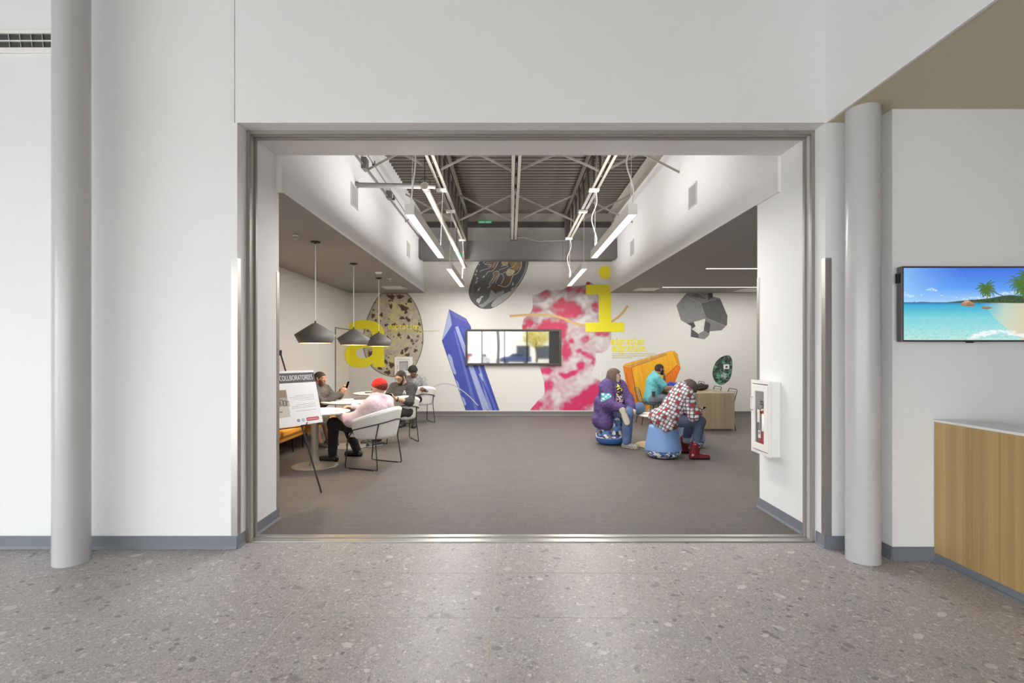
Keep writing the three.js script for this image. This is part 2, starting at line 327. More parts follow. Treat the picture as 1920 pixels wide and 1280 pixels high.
{
  const s = new THREE.Shape(); const y0 = 3.65, y1 = 4.07; s.moveTo(FL, y1); s.lineTo(FR, y1); s.lineTo(FR, y0 + 0.07); s.lineTo(FR - 0.07, y0); s.lineTo(FL + 0.06, y0); s.lineTo(FL, y0 + 0.09); s.closePath();
  const g = extrude(s, 0.3).translate(0, 0, -0.3); obj('casing', g, beamPaint, gird);
  obj('seam', bx(-1.16, -1.155, y0, y1, -0.002, 0), black, gird); obj('seam', bx(1.2, 1.205, y0, y1, -0.002, 0), black, gird);
}
const ledger = thing('steel_ledger', 'pale steel angle below the roof deck at the mural wall', 'beam', [0, 0, 0]);
obj('angle', [bx(FL + 0.004, FR - 0.004, 4.62, 4.64, 12.0, 12.09), bx(FL + 0.004, FR - 0.004, 4.64, DECK - 0.004, 12.0, 12.012)], steelPaint, ledger);
obj('closure', bx(FL + 0.004, FR - 0.004, 4.58, DECK - 0.004, 12.3, 12.494), beamPaint, ledger);
// perimeter angle at the right bulkhead
tag(obj('steel_angle', [bx(FR - 0.16, FR - 0.014, DECK - 0.03, DECK - 0.02, 4.7, 12.3), bx(FR - 0.014, FR - 0.003, DECK - 0.14, DECK - 0.02, 4.7, 12.3)], steelPaint), 'brown steel edge angle along the right bulkhead top', 'angle');
// sprinkler pipe
const pipeMat = M([158, 151, 140], 0.4), pipeGrey = M([132, 132, 132], 0.5), conduitGrey = M([104, 103, 101], 0.5);
{
  const t = thing('sprinkler_pipe', 'cream sprinkler main sloping along the high bay', 'pipe', [0, 0, 0]);
  const a = V(-1.15, 3.78, 6.9), b = V(-1.03, 3.5, 11.05);
  obj('main', bar(a, b, 0.042, 20), pipeMat, t);
  const dir = b.clone().sub(a).normalize();
  for (const k of [0, 0.04, 0.12]) { const p = a.clone().addScaledVector(dir, k); obj('coupling', bar(p, p.clone().addScaledVector(dir, 0.03), 0.052, 20), pipeMat, t); }
  const q = a.clone().addScaledVector(dir, 3.1); obj('coupling', bar(q, q.clone().addScaledVector(dir, 0.08), 0.052, 20), pipeMat, t);
  const r = a.clone().addScaledVector(dir, 3.4); obj('green_marker', bar(r, r.clone().addScaledVector(dir, 0.25), 0.0435, 20), M([70, 190, 130], 0.5), t);
  obj('end_piece', bar(b, b.clone().addScaledVector(dir, 0.5), 0.042, 20), M([110, 106, 100], 0.5), t);
  obj('hanger', [bar(a.clone().add(new THREE.Vector3(0, 0.04, -0.02)), V(-1.15, DECK, 6.92), 0.006), new THREE.TorusGeometry(0.07, 0.004, 6, 24).translate(-1.15, 3.83, -6.93)], black, t);
  const h = a.clone().addScaledVector(dir, 3.3); obj('hanger', [bar(h, new THREE.Vector3(h.x, DECK, h.z), 0.006), new THREE.TorusGeometry(0.06, 0.004, 6, 24).translate(h.x, h.y + 0.02, h.z)], black, t);
  const c = thing('branch_pipe', 'grey branch pipe reaching out of the left bulkhead', 'pipe', [0, 0, 0]);
  obj('tube', bar(V(FL, 3.79, 6.9), V(-1.2, 3.77, 6.9), 0.034, 20), pipeGrey, c);
  obj('flange', bar(V(FL, 3.79, 6.9), V(FL + 0.03, 3.79, 6.9), 0.045, 20), pipeGrey, c);
  obj('stub', bar(V(-1.1, 3.77, 6.9), V(-1.0, 3.76, 6.9), 0.026, 16), pipeMat, c);
}
// conduit with boxes on the left bulkhead
{
  const t = thing('conduit', 'dark conduit run with boxes high on the left bulkhead', 'conduit', [FL + 0.003, 0, 0]);
  obj('tube', bar(V(0.02, 4.17, 4.7), V(0.02, 4.15, 11.6), 0.017), conduitGrey, t);
  obj('tube', bar(V(0.016, 4.42, 6.6), V(0.016, 4.25, 11.0), 0.006), conduitGrey, t);
  for (const [d, s] of [[7.2, 0.1], [8.65, 0.08]]) obj('junction_box', bx(0, 0.07, 4.2 - s, 4.2 + s * 0.6, d - 0.07, d + 0.07, 0.006), conduitGrey, t);
  for (const [y, d] of [[4.35, 7.75], [4.22, 9.0]]) obj('hook', [bx(0, 0.04, y, y + 0.012, d - 0.04, d + 0.04), bx(0.03, 0.042, y, y + 0.07, d - 0.04, d - 0.028), bx(0.03, 0.042, y, y + 0.05, d + 0.028, d + 0.04)], black, t);
}
// loose grey cable between joists
tag(obj('cable', tube([V(0.1, 4.13, 11.55), V(0.35, 4.12, 11.55), V(0.6, 4.05, 11.55), V(0.9, 4.05, 11.55), V(1.3, 4.06, 11.55)], 0.008), pipeGrey), 'thin grey cable slung between two joists', 'cable');
// green marker sign
{
  const tex = canvas(512, 128, (g, w, h) => { g.fillStyle = rgb([62, 176, 116]); g.fillRect(0, 0, w, h); g.fillStyle = rgb([226, 250, 232]); g.beginPath(); g.moveTo(30, 76); g.lineTo(70, 50); g.lineTo(70, 102); g.fill(); for (let i = 0; i < 14; i++) { if (i === 6) continue; g.fillRect(90 + i * 28, 52 + (i % 3) * 5, 20, 44 - (i % 3) * 5); } g.fillRect(60, 108, 380, 8); });
  const t = tag(obj('marker_sign', metric(bx(-0.17, 0.17, -0.04, 0.04, 0, 0.008), 1), M([62, 176, 116], 0.5)), 'small green marker sign under the roof deck', 'sign'); t.position.copy(V(-0.585, 4.60, 11.995));
  const f = obj('sign_face', new THREE.PlaneGeometry(0.335, 0.075), M(0xffffff, 0.5, { map: tex }), t); f.position.z = 0.0015;
}

// ---------------------------------------------------------------- linear pendants
const lampWhite = M([232, 230, 226], 0.4), tubeGlow = glow(1, 0.985, 0.95, 3.0);
function linearPendant(x, d0, d1, label, thick) {
  const t = thing('linear_pendant', label, 'pendant light', [x, 3.03, 0], 0, 'linear pendants of the high bay');
  obj('housing', [bx(-0.052, 0.052, 0.012, 0.115, d0, d1), bx(-0.052, -0.046, 0, 0.012, d0, d1), bx(0.046, 0.052, 0, 0.012, d0, d1), bx(-0.046, 0.046, 0, 0.012, d0, d0 + 0.006), bx(-0.046, 0.046, 0, 0.012, d1 - 0.006, d1)], lampWhite, t);
  obj('light_diffuser', bx(-0.046, 0.046, 0.004, 0.012, d0 + 0.006, d1 - 0.006), tubeGlow, t);
  const a = new THREE.RectAreaLight(new THREE.Color().setRGB(1, 0.985, 0.955), L_PENDANT, 0.09, d1 - d0 - 0.02); a.name = 'linear_pendant_lamp';
  a.rotation.x = -Math.PI / 2; a.position.set(x, 3.029, -(d0 + d1) / 2); scene.add(a);
  obj('light_uplight', bx(-0.036, 0.036, 0.115, 0.119, d0 + 0.1, d1 - 0.1), tubeGlow, t);
  const b = new THREE.RectAreaLight(new THREE.Color().setRGB(1, 0.985, 0.955), L_UP, 0.07, d1 - d0 - 0.2); b.name = 'linear_pendant_uplight'; b.rotation.x = Math.PI / 2; b.position.set(x, 3.03 + 0.121, -(d0 + d1) / 2); scene.add(b);
  const ends = [d0 + 0.08, d1 - 0.1], jx = JX[x < 0 ? 0 : 2] - x;
  ends.forEach((d, k) => {
    obj('canopy_plate', bx(jx - 0.1, jx + 0.06, 4.06 - 3.03, 4.1 - 3.03, d - 0.05, d + 0.05, 0.006), lampWhite, t);
    obj('suspension_wire', bar(V(0, 0.11, d), V(jx * 0.9, 1.04, d), 0.003, 6), lampWhite, t);
    if (thick[k]) obj('power_cord', tube([V(0, 0.11, d), V(0.02, 0.3, d - 0.02), V(-0.05 * Math.sign(x), 0.6, d), V(0.03, 0.85, d + 0.02), V(0.02, 1.04, d)], 0.009), lampWhite, t);
  });
}
linearPendant(-1.09, 5.56, 8.14, 'near linear pendant light on the left of the bay', [1, 0]);
linearPendant(1.335, 5.56, 8.14, 'near linear pendant light on the right of the bay', [1, 1]);
linearPendant(-1.09, 9.17, 11.7, 'far linear pendant light before the blue crystal mural', [0, 1]);
linearPendant(1.335, 9.17, 11.55, 'far linear pendant light before the pink bust mural', [0, 1]);

// recessed slots in the right ceiling
[[8.87, 'near recessed light line in the right dark ceiling'], [11.4, 'far recessed light line in the right dark ceiling']].forEach(([d, label]) => {
  const t = thing('ceiling_light_line', label, 'ceiling light', [0, SOFFIT, -d]);
  obj('trim_frame', [cb(3.0, 0.006, 0.006, 4.9, -0.003, 0.036), cb(3.0, 0.006, 0.006, 4.9, -0.003, -0.036), cb(0.006, 0.006, 0.078, 3.397, -0.003, 0), cb(0.006, 0.006, 0.078, 6.403, -0.003, 0)], lampWhite, t);
  obj('light_diffuser', cb(3.0, 0.004, 0.066, 4.9, -0.002, 0), tubeGlow, t);
  const a = new THREE.RectAreaLight(new THREE.Color().setRGB(1, 0.985, 0.955), L_SLOT, 3.0, 0.06); a.name = 'slot_lamp'; a.rotation.x = -Math.PI / 2; a.position.set(4.9, SOFFIT - 0.008, -d); scene.add(a);
});
// ceiling panels, detector, sprinklers
const diffuserMat = M([222, 219, 214], 0.5);
function ceilingPanel(x, d, w, l, label) {
  const t = thing('ceiling_diffuser', label, 'vent', [x, SOFFIT, -d]);
  obj('frame', [cb(w, 0.012, 0.03, 0, -0.006, l / 2 - 0.015), cb(w, 0.012, 0.03, 0, -0.006, -l / 2 + 0.015), cb(0.03, 0.012, l, w / 2 - 0.015, -0.006, 0), cb(0.03, 0.012, l, -w / 2 + 0.015, -0.006, 0)], diffuserMat, t);
  obj('plate', cb(w - 0.08, 0.008, l - 0.08, 0, -0.007, 0), diffuserMat, t);
}
ceilingPanel(-2.58, 11.45, 0.5, 0.5, 'square air diffuser in the left dark ceiling');
ceilingPanel(3.13, 11.75, 0.5, 0.5, 'square air diffuser in the right dark ceiling near the bulkhead');
ceilingPanel(5.6, 11.9, 0.6, 0.6, 'square air diffuser in the right dark ceiling by the reveal');
{
  const t = thing('smoke_detector', 'white round smoke detector on the left dark ceiling', 'detector', [-2.36, SOFFIT, -9.2]);
  obj('body', lathe([[0, -0.045], [0.04, -0.045], [0.06, -0.03], [0.07, 0], [0, 0]], 28), offWhite, t); obj('sensor_ring', lathe([[0.02, -0.052], [0.03, -0.05], [0.03, -0.044], [0.02, -0.044]], 20), lampWhite, t);
  for (const [x, d, label] of [[-2.66, 6.35, 'white sprinkler head on the left ceiling near the opening'], [-2.36, 10.1, 'white sprinkler head beyond the smoke detector']]) {
    const s = thing('fire_sprinkler', label, 'sprinkler', [x, SOFFIT, -d]);
    obj('escutcheon', lathe([[0, -0.012], [0.03, -0.012], [0.042, 0], [0, 0]], 24), offWhite, s); obj('nozzle', cyl(0.008, 0.008, 0.04, 0, -0.05, 0, 12), steel, s); obj('deflector', cyl(0.018, 0.018, 0.003, 0, -0.053, 0, 16), steel, s);
  }
}
// dome pendants over the cafe tables
const shadeMat = M([92, 88, 84], 0.55), shadeInner = M([238, 214, 160], 0.6), cordWhite = M([222, 220, 214], 0.5);
[[6.74, 'nearest charcoal pendant lamp over the cafe tables'], [8.39, 'middle charcoal pendant lamp before the yellow letter'], [10.0, 'farthest charcoal pendant lamp before the speckled egg mural']].forEach(([d, label]) => {
  const t = thing('dome_pendant', label, 'pendant light', [-2.56, 1.655, -d], 0, 'dome pendants over the cafe tables');
  obj('shade', lathe([[0.205, 0], [0.262, 0.11], [0.06, 0.245], [0.03, 0.262], [0, 0.264]], 56), shadeMat, t);
  obj('shade_lining', lathe([[0.2, 0.002], [0.256, 0.108], [0.058, 0.238], [0, 0.25]], 56), shadeInner, t);
  obj('rim', lathe([[0.206, 0.006], [0.209, 0.003], [0.206, -0.001], [0.199, 0], [0.2, 0.004]], 56), M([200, 178, 130], 0.4), t);
  obj('cord_grip', cyl(0.012, 0.009, 0.035, 0, 0.26, 0, 16), black, t);
  obj('cord', bar(new THREE.Vector3(0, 0.28, 0), new THREE.Vector3(0, SOFFIT - 1.655 - 0.01, 0), 0.0055, 8), cordWhite, t);
  obj('canopy', lathe([[0, -0.03], [0.012, -0.03], [0.015, -0.018], [0.062, -0.014], [0.064, 0], [0, 0]], 32).translate(0, SOFFIT - 1.655, 0), black, t);
  obj('light_bulb', new THREE.SphereGeometry(0.04, 20, 14).translate(0, 0.12, 0), glow(1, 0.85, 0.6, 4), t);
  const p = new THREE.PointLight(new THREE.Color().setRGB(1, 0.9, 0.74), L_DOME); p.name = 'dome_lamp'; p.position.set(-2.56, 1.775, -d); p.castShadow = true; p.shadow.radius = 2; scene.add(p);
});
// ---------------------------------------------------------------- the mural: printed film on the back wall, drawn at 1:76.8 (one drawing unit is 13 mm)
const U = DBACK / 960, mx = (u) => (u - 956) * U, my = (v) => EYE + (661 - v) * U;
function film(name, label, pts, mat, lift = 0.003, category = 'mural', holes = []) {
  const s = pts.curves ? pts : new THREE.Shape(pts.map(([u, v]) => new THREE.Vector2(mx(u), my(v))));
  const g = new THREE.ExtrudeGeometry(s, { depth: 0.002, bevelEnabled: false, curveSegments: 24 });
  g.computeBoundingBox(); const b = g.boundingBox, p = g.attributes.position, uv = new Float32Array(p.count * 2);
  for (let i = 0; i < p.count; i++) { uv[2 * i] = (p.getX(i) - b.min.x) / (b.max.x - b.min.x); uv[2 * i + 1] = (p.getY(i) - b.min.y) / (b.max.y - b.min.y); }
  g.setAttribute('uv', new THREE.BufferAttribute(uv, 2));
  const o = obj(name, g, mat); o.position.z = -DBACK + lift; return tag(o, label, category);
}
// a canvas whose drawing units are those of the wall drawing, covering the outline's own box
function artwork(pts, k, draw) {
  const us = pts.map((p) => p[0]), vs = pts.map((p) => p[1]), u0 = Math.min(...us), u1 = Math.max(...us), v0 = Math.min(...vs), v1 = Math.max(...vs);
  const t = canvas(Math.round((u1 - u0) * k), Math.round((v1 - v0) * k), (g, w, h) => { g.scale(w / (u1 - u0), h / (v1 - v0)); g.translate(-u0, -v0); draw(g, u0, u1, v0, v1); });
  t.wrapS = t.wrapT = THREE.ClampToEdgeWrapping; return M(0xffffff, 0.6, { map: t });
}
function smooth(pts, n = 90, closed = true) { return new THREE.CatmullRomCurve3(pts.map(([a, b]) => new THREE.Vector3(a, b, 0)), closed, 'catmullrom', 0.5).getPoints(n).map((p) => [p.x, p.y]); }
const poly = (g, pts, fill) => { g.fillStyle = fill; g.beginPath(); pts.forEach(([a, b]) => g.lineTo(a, b)); g.closePath(); g.fill(); };
const blob = (g, x, y, rx, ry, rot, fill, a = 1) => { g.save(); g.globalAlpha = a; g.fillStyle = fill; g.beginPath(); const n = 14; for (let i = 0; i <= n; i++) { const t = i / n * 6.2832, r = 1 + 0.22 * Math.sin(3 * t + x) + 0.13 * Math.sin(5 * t + y), c = Math.cos(rot), s = Math.sin(rot), px = Math.cos(t) * rx * r, py = Math.sin(t) * ry * r; g.lineTo(x + px * c - py * s, y + px * s + py * c); } g.closePath(); g.fill(); g.restore(); };
const stroke = (g, pts, w, color, a = 1) => { g.save(); g.globalAlpha = a; g.strokeStyle = color; g.lineWidth = w; g.lineCap = g.lineJoin = 'round'; g.beginPath(); pts.forEach(([x, y], i) => (i ? g.lineTo(x, y) : g.moveTo(x, y))); g.stroke(); g.restore(); };

// speckled egg
const egg = smooth([[724, 541], [706, 560], [692, 586], [683, 614], [680, 642], [684, 666], [695, 686], [712, 699], [733, 706], [755, 704], [774, 692], [786, 672], [793, 647], [793.6, 622], [790, 598], [782, 575], [770, 556], [756, 542], [740, 537]]).map(([a, b]) => [a, Math.max(b, 549.2)]);
film('egg_mural', 'speckled beige egg mural behind the yellow letter a', egg, artwork(egg, 8, (g, u0, u1, v0, v1) => {
  g.fillStyle = rgb([176, 168, 152]); g.fillRect(u0, v0, u1 - u0, v1 - v0);
  const tones = [[206, 190, 130], [160, 152, 142], [190, 184, 176], [140, 132, 122], [214, 200, 140]];
  for (let i = 0; i < 220; i++) blob(g, u0 + rnd() * (u1 - u0), v0 + rnd() * (v1 - v0), 2 + rnd() * 8, 2 + rnd() * 6, rnd() * 3, rgb(tones[Math.floor(rnd() * 5)]), 0.3);
  for (let i = 0; i < 60; i++) blob(g, 735 + (rnd() - 0.4) * 60, 560 + rnd() * 120, 2 + rnd() * 8, 2 + rnd() * 5, rnd() * 3, rgb([214, 198, 128]), 0.3);
  for (let i = 0; i < 270; i++) { const x = u0 + rnd() * (u1 - u0), y = v0 + rnd() * (v1 - v0), s = rnd() ** 4; blob(g, x, y, 0.4 + 2.4 * s, 0.4 + 2 * s, rnd() * 3, rgb([84, 68, 56], 0.8 + rnd() * 0.4), 0.9); }
  for (const [x, y, a, b, r] of [[757, 577, 9, 5, 0.4], [761, 584, 3, 5, 0], [754, 596, 5, 3, 0], [765, 599, 6, 3, 0.7], [738, 609, 4, 3, -0.3], [724, 609, 4, 2.4, -0.5], [748, 627, 3, 4.4, 0], [766, 632, 3, 4, -0.3], [772, 638, 2, 3, 0], [728, 634, 3, 5, -0.6], [754, 660, 3, 5, 0.2], [764, 665, 5, 3, -0.2], [762, 654, 5, 3, -0.6], [779, 657, 4, 3, -0.5], [786, 608, 3, 4, 0], [734, 684, 6, 5, 1], [727, 698, 6, 4, 0], [723, 678, 4, 4, 0], [712, 690, 5, 3, 0.5], [700, 566, 4, 5, 0.3], [733, 574, 3, 5, 0], [715, 590, 3, 4, 0], [699, 592, 3, 4.5, 0], [733, 556, 8, 4, 0.2], [750, 556, 7, 4, 0], [768, 564, 5, 4, 0.5], [691, 646, 2, 6, -0.3], [695, 664, 5, 7, 0.5], [778, 690, 3, 4, 0]]) { blob(g, x, y, a, b, r, rgb([96, 80, 66])); blob(g, x + 0.4, y + 0.6, a * 0.7, b * 0.7, r, rgb([66, 50, 40]), 0.7); }
  stroke(g, [...egg, egg[0]], 3.2, rgb([96, 86, 74]), 0.8);
}), 0.0005);

// big yellow letters
const yellow = M([236, 222, 36], 0.55);
{
  const q = (x, y) => [mx(640 + x / 8.53), my(570 + y / 8.53)];
  const s = new THREE.Shape(), m = (x, y) => s.moveTo(...q(x, y)), l = (x, y) => s.lineTo(...q(x, y)), c = (a, b, d, e, f, h) => s.bezierCurveTo(...q(a, b), ...q(d, e), ...q(f, h));
  m(118, 425); l(122, 325); c(190, 270, 280, 252, 365, 252); c(590, 255, 685, 350, 686, 480); l(686, 850); c(686, 920, 695, 965, 712, 1006); l(528, 1006); c(515, 985, 508, 965, 502, 945); c(440, 1005, 370, 1018, 290, 1016); c(120, 1010, 35, 915, 35, 800); c(40, 660, 180, 612, 380, 610); l(495, 612); l(495, 500); c(490, 425, 440, 393, 370, 393); c(290, 393, 210, 415, 118, 470); l(118, 425);
  const h = new THREE.Path(); const hq = (f, ...a) => { const o = []; for (let i = 0; i < a.length; i += 2) o.push(...q(a[i], a[i + 1])); h[f](...o); };
  hq('moveTo', 495, 700); hq('lineTo', 400, 696); hq('bezierCurveTo', 300, 695, 238, 720, 236, 785); hq('bezierCurveTo', 238, 845, 290, 868, 350, 866); hq('bezierCurveTo', 420, 862, 475, 830, 495, 795); hq('lineTo', 495, 700); s.holes.push(h);
  // the film runs round the corner on to the door: cut at the corner, the rest is laid along the left wall
  const xe = XROOML + 0.004, all = s.getPoints(24), clip = (sign) => { const r = []; all.forEach((a, i) => { const b = all[(i + 1) % all.length], ia = sign * (a.x - xe) >= 0, ib = sign * (b.x - xe) >= 0; if (ia) r.push(a); if (ia !== ib) r.push(new THREE.Vector2(xe, a.y + (b.y - a.y) * (xe - a.x) / (b.x - a.x))); }); return r; };
  const main = new THREE.Shape(clip(1)); main.holes.push(h);
  const rest = new THREE.Shape(clip(-1).filter((p) => p.y < my(640)).map((p) => new THREE.Vector2((xe - p.x) * 2.6, p.y)));
  const g = new THREE.ExtrudeGeometry(main, { depth: 0.003, bevelEnabled: false, curveSegments: 24 });
  const w = new THREE.ExtrudeGeometry(rest, { depth: 0.003, bevelEnabled: false }).rotateY(-Math.PI / 2).translate(XROOML + 0.016, 0, 0);
  const o = obj('letter_mural', [g, w], yellow); o.position.z = -DBACK + 0.004; tag(o, 'large yellow lowercase letter a across the corner and egg mural', 'letter');
}
{
  const s = new THREE.Shape([[1098.5, 534], [1145.7, 534], [1145.7, 604], [1170.4, 604], [1170.4, 622], [1097.8, 622], [1097.8, 604], [1123, 604], [1123, 552], [1098.5, 552]].map(([u, v]) => new THREE.Vector2(mx(u), my(v))));
  const dot = new THREE.Shape(); dot.absarc(mx(1134.8), my(510.5), 12.4 * U, 0, Math.PI * 2);
  const g = [new THREE.ExtrudeGeometry(s, { depth: 0.003, bevelEnabled: false }), new THREE.ExtrudeGeometry(dot, { depth: 0.003, bevelEnabled: false, curveSegments: 30 })];
  const o = obj('letter_mural', g, yellow); o.position.z = -DBACK + 0.007; tag(o, 'large yellow slab letter i with round dot beside the bust', 'letter');
}
function lettering(label, u0, u1, v0, v1, draw) {
  const k = 16, t = canvas(Math.round((u1 - u0) * k), Math.round((v1 - v0) * k), (g, w, h) => { g.clearRect(0, 0, w, h); g.scale(k, k); g.translate(-u0, -v0); draw(g); });
  t.wrapS = t.wrapT = THREE.ClampToEdgeWrapping;
  const o = obj('wall_lettering', new THREE.PlaneGeometry((u1 - u0) * U, (v1 - v0) * U), M(0xffffff, 0.6, { map: t, transparent: true, alphaTest: 0.4 }));
  o.position.set(mx((u0 + u1) / 2), my((v0 + v1) / 2), -DBACK + 0.004); return tag(o, label, 'lettering');
}
const fitText = (g, text, x, y, w, h, font) => { g.save(); g.font = `${font}`; const m = g.measureText(text).width; g.translate(x, y); g.scale(w / m, h / 10); g.fillText(text, 0, 0); g.restore(); };
const tinyLines = (g, x, y, w, n, color) => { g.fillStyle = color; for (let i = 0; i < n; i++) { let a = x; const end = x + w * (i === n - 1 ? 0.45 : 0.9 + 0.1 * rnd()); while (a < end) { const l = 0.5 + rnd() * 0.6; g.fillRect(a, y + i * 3.6 + (rnd() < 0.3 ? -0.35 : 0), l, 1.3); a += l + 0.28 + (rnd() < 0.18 ? 0.8 : 0); } } };
lettering('small yellow word daptation with fine text on the egg mural', 726, 842, 604, 630, (g) => { g.fillStyle = rgb([236, 222, 50]); fitText(g, 'daptation', 728, 617.6, 59, 13.5, 'bold 10px monospace'); tinyLines(g, 729, 620, 105, 2, rgb([196, 186, 92])); });
lettering('yellow doubled word migration with fine text above the amber mural', 1143, 1232, 630, 676, (g) => {
  g.fillStyle = rgb([238, 224, 56]); g.strokeStyle = rgb([238, 224, 56]); g.lineWidth = 0.55;
  for (const [x, y] of [[1146, 646], [1148, 659]]) { g.save(); g.font = 'bold 10px monospace'; const m = g.measureText('migration').width; g.translate(x, y); g.scale(62 / m, 1.62); g.fillText('migration', 0, 0); g.strokeText('migration', 0, 0); g.restore(); }
  tinyLines(g, 1148, 662.5, 82, 3, rgb([206, 196, 92]));
});

// blue crystal
const crystal = [[842, 579.6], [874, 597], [882.5, 611], [884, 618], [936.4, 769], [873, 769], [828.6, 639]];
film('crystal_mural', 'tall blue crystal shard mural under the wall screen', crystal, artwork(crystal, 8, (g, u0, u1, v0, v1) => {
  g.fillStyle = rgb([72, 84, 166]); g.fillRect(u0, v0, u1 - u0, v1 - v0);
  poly(g, [[842, 579.6], [874, 597], [883, 612], [880, 613], [858, 611], [847.5, 609]], rgb([78, 80, 164]));
  poly(g, [[842, 579.6], [874, 597], [880, 606], [850, 593]], rgb([96, 98, 178]));
  poly(g, [[842, 579.6], [847.5, 609], [828.6, 639]], rgb([158, 170, 206]));
  poly(g, [[847.5, 609], [880, 613], [884, 618], [936.4, 769], [873, 769], [828.6, 639]], rgb([62, 76, 164]));
  const band = (a, b, w0, w1, c, al) => { const dx = (b[0] - a[0]), dy = b[1] - a[1], L = Math.hypot(dx, dy), nx = dy / L, ny = -dx / L; g.globalAlpha = al; poly(g, [[a[0] - nx * w0, a[1] - ny * w0], [a[0] + nx * w0, a[1] + ny * w0], [b[0] + nx * w1, b[1] + ny * w1], [b[0] - nx * w1, b[1] - ny * w1]], rgb(c)); g.globalAlpha = 1; };
  band([856, 612], [912, 769], 3, 6, [176, 184, 216], 0.9); band([866, 614], [900, 700], 1.2, 2, [84, 96, 186], 0.9); band([852, 620], [893, 769], 1.5, 3, [112, 124, 196], 0.7);
  band([872, 616], [930, 769], 2, 3, [84, 96, 184], 1); band([880, 620], [920, 769], 0.8, 3.5, [150, 160, 206], 0.75); band([884, 660], [926, 769], 1, 1.5, [46, 58, 146], 0.9); band([892, 660], [934, 769], 1, 2, [54, 66, 158], 0.9);
  for (const [x, y, a, b] of [[846, 682, 5, 20], [858, 725, 3.4, 14], [868, 752, 4, 12], [902, 705, 2.5, 8]]) blob(g, x, y, a, b, -0.32, rgb([166, 178, 212]), 0.9);
  for (let i = 0; i < 260; i++) { const t = rnd(), x = 836 + rnd() * 60 + t * 40, y = 612 + t * 150; stroke(g, [[x, y], [x + 6, y + 16]], 0.25, rgb(rnd() < 0.5 ? [108, 120, 200] : [44, 56, 140]), 0.35); }
  stroke(g, [[828.6, 639], [873, 769]], 1.6, rgb([40, 46, 104])); stroke(g, [[828.6, 639], [842, 579.6], [874, 597], [884, 618], [936, 769]], 1, rgb([60, 66, 140]), 0.8);
}), 0.0005);
// black polished stone
const pebble = smooth([[930, 446], [911, 462], [900, 488], [890.5, 507], [880.7, 536], [879, 550], [884, 564], [897, 576], [911, 579], [927, 576], [952, 559.6], [972.5, 535], [986.5, 510], [991, 486], [985, 462], [965, 446], [948, 442]]).map(([a, b]) => [a, Math.max(b, 458)]);
film('stone_mural', 'dark veined polished stone mural below the grey beam', pebble, artwork(pebble, 9, (g, u0, u1, v0, v1) => {
  g.fillStyle = rgb([84, 84, 84]); g.fillRect(u0, v0, u1 - u0, v1 - v0);
  const P = (x, y) => [870 + x / 12.19, 480 + y / 12.19];
  const shp = (pts, c) => poly(g, smooth(pts.map(([a, b]) => P(a, b)), 60), rgb(c));
  shp([[620, 1140], [700, 1010], [900, 870], [1080, 790], [1260, 670], [1100, 860], [900, 1060], [740, 1160]], [168, 168, 166]);
  shp([[340, 1110], [420, 1090], [560, 960], [600, 830], [640, 780], [720, 860], [760, 840], [900, 790], [900, 860], [720, 980], [560, 1080], [420, 1180]], [138, 140, 138]);
  shp([[590, 740], [700, 720], [760, 660], [880, 740], [720, 830], [640, 770]], [92, 68, 58]);
  shp([[850, 640], [920, 520], [1060, 440], [1100, 500], [1040, 640], [940, 700]], [104, 82, 66]);
  shp([[1040, 80], [1200, 70], [1330, 80], [1320, 200], [1220, 330], [1120, 300], [1060, 200]], [146, 120, 84]);
  shp([[590, 80], [760, 70], [780, 160], [700, 260], [560, 260], [540, 170]], [130, 106, 96]); shp([[860, 80], [1000, 70], [1000, 190], [880, 210]], [176, 158, 128]);
  shp([[720, 360], [800, 340], [780, 470], [680, 560], [600, 700], [560, 700], [640, 520]], [132, 108, 98]);
  shp([[1010, 300], [1160, 330], [1120, 420], [1020, 460], [960, 400]], [188, 172, 136]);
  const vein = (pts, w, c = [206, 202, 194]) => stroke(g, smooth(pts.map(([a, b]) => P(a, b)), 40, false), w, rgb(c), 0.95);
  vein([[530, 715], [580, 700], [590, 600], [680, 480], [670, 380], [760, 340], [800, 390], [740, 480], [650, 620]], 0.9); vein([[1300, 90], [1310, 230], [1230, 380], [1120, 450], [1060, 600], [980, 690], [900, 700], [780, 660]], 1.1);
  vein([[720, 610], [740, 560], [840, 400], [910, 490], [850, 640]], 1); vein([[800, 320], [900, 280], [1000, 240], [960, 210], [840, 240]], 0.8); vein([[360, 355], [420, 320], [560, 280], [620, 200], [480, 190], [540, 140]], 0.8); vein([[500, 430], [560, 350], [640, 340], [720, 260], [790, 120]], 1); vein([[880, 400], [960, 360], [1040, 370], [1010, 300], [1130, 240], [1200, 140]], 0.8); vein([[660, 260], [700, 160], [740, 80]], 0.7); vein([[1050, 300], [1120, 350], [1100, 430]], 0.7);
  for (const [x, y, a, b, r] of [[345, 195, 18, 12, -0.9], [290, 340, 16, 34, 0.2], [262, 420, 18, 20, 0], [300, 510, 20, 22, 0.3], [285, 590, 10, 46, 0.5], [450, 470, 14, 40, 0.8], [340, 760, 16, 52, 0.7], [340, 1010, 46, 70, 0.6], [400, 940, 22, 50, 0.8], [1118, 640, 18, 34, 0], [1100, 750, 12, 40, 0.5], [470, 120, 16, 50, 0.6]]) blob(g, ...P(x, y), a / 12.19, b / 12.19, r, rgb([188, 188, 184]));
  vein([[1440, 90], [1400, 330], [1280, 560], [1080, 820]], 2.6, [150, 150, 148]); vein([[150, 900], [200, 700], [300, 500]], 0.8, [120, 120, 120]); vein([[180, 880], [220, 720]], 1.2, [110, 110, 110]);
  stroke(g, [...pebble, pebble[0]], 1.4, rgb([70, 70, 70]), 0.9);
}), 0.0005);

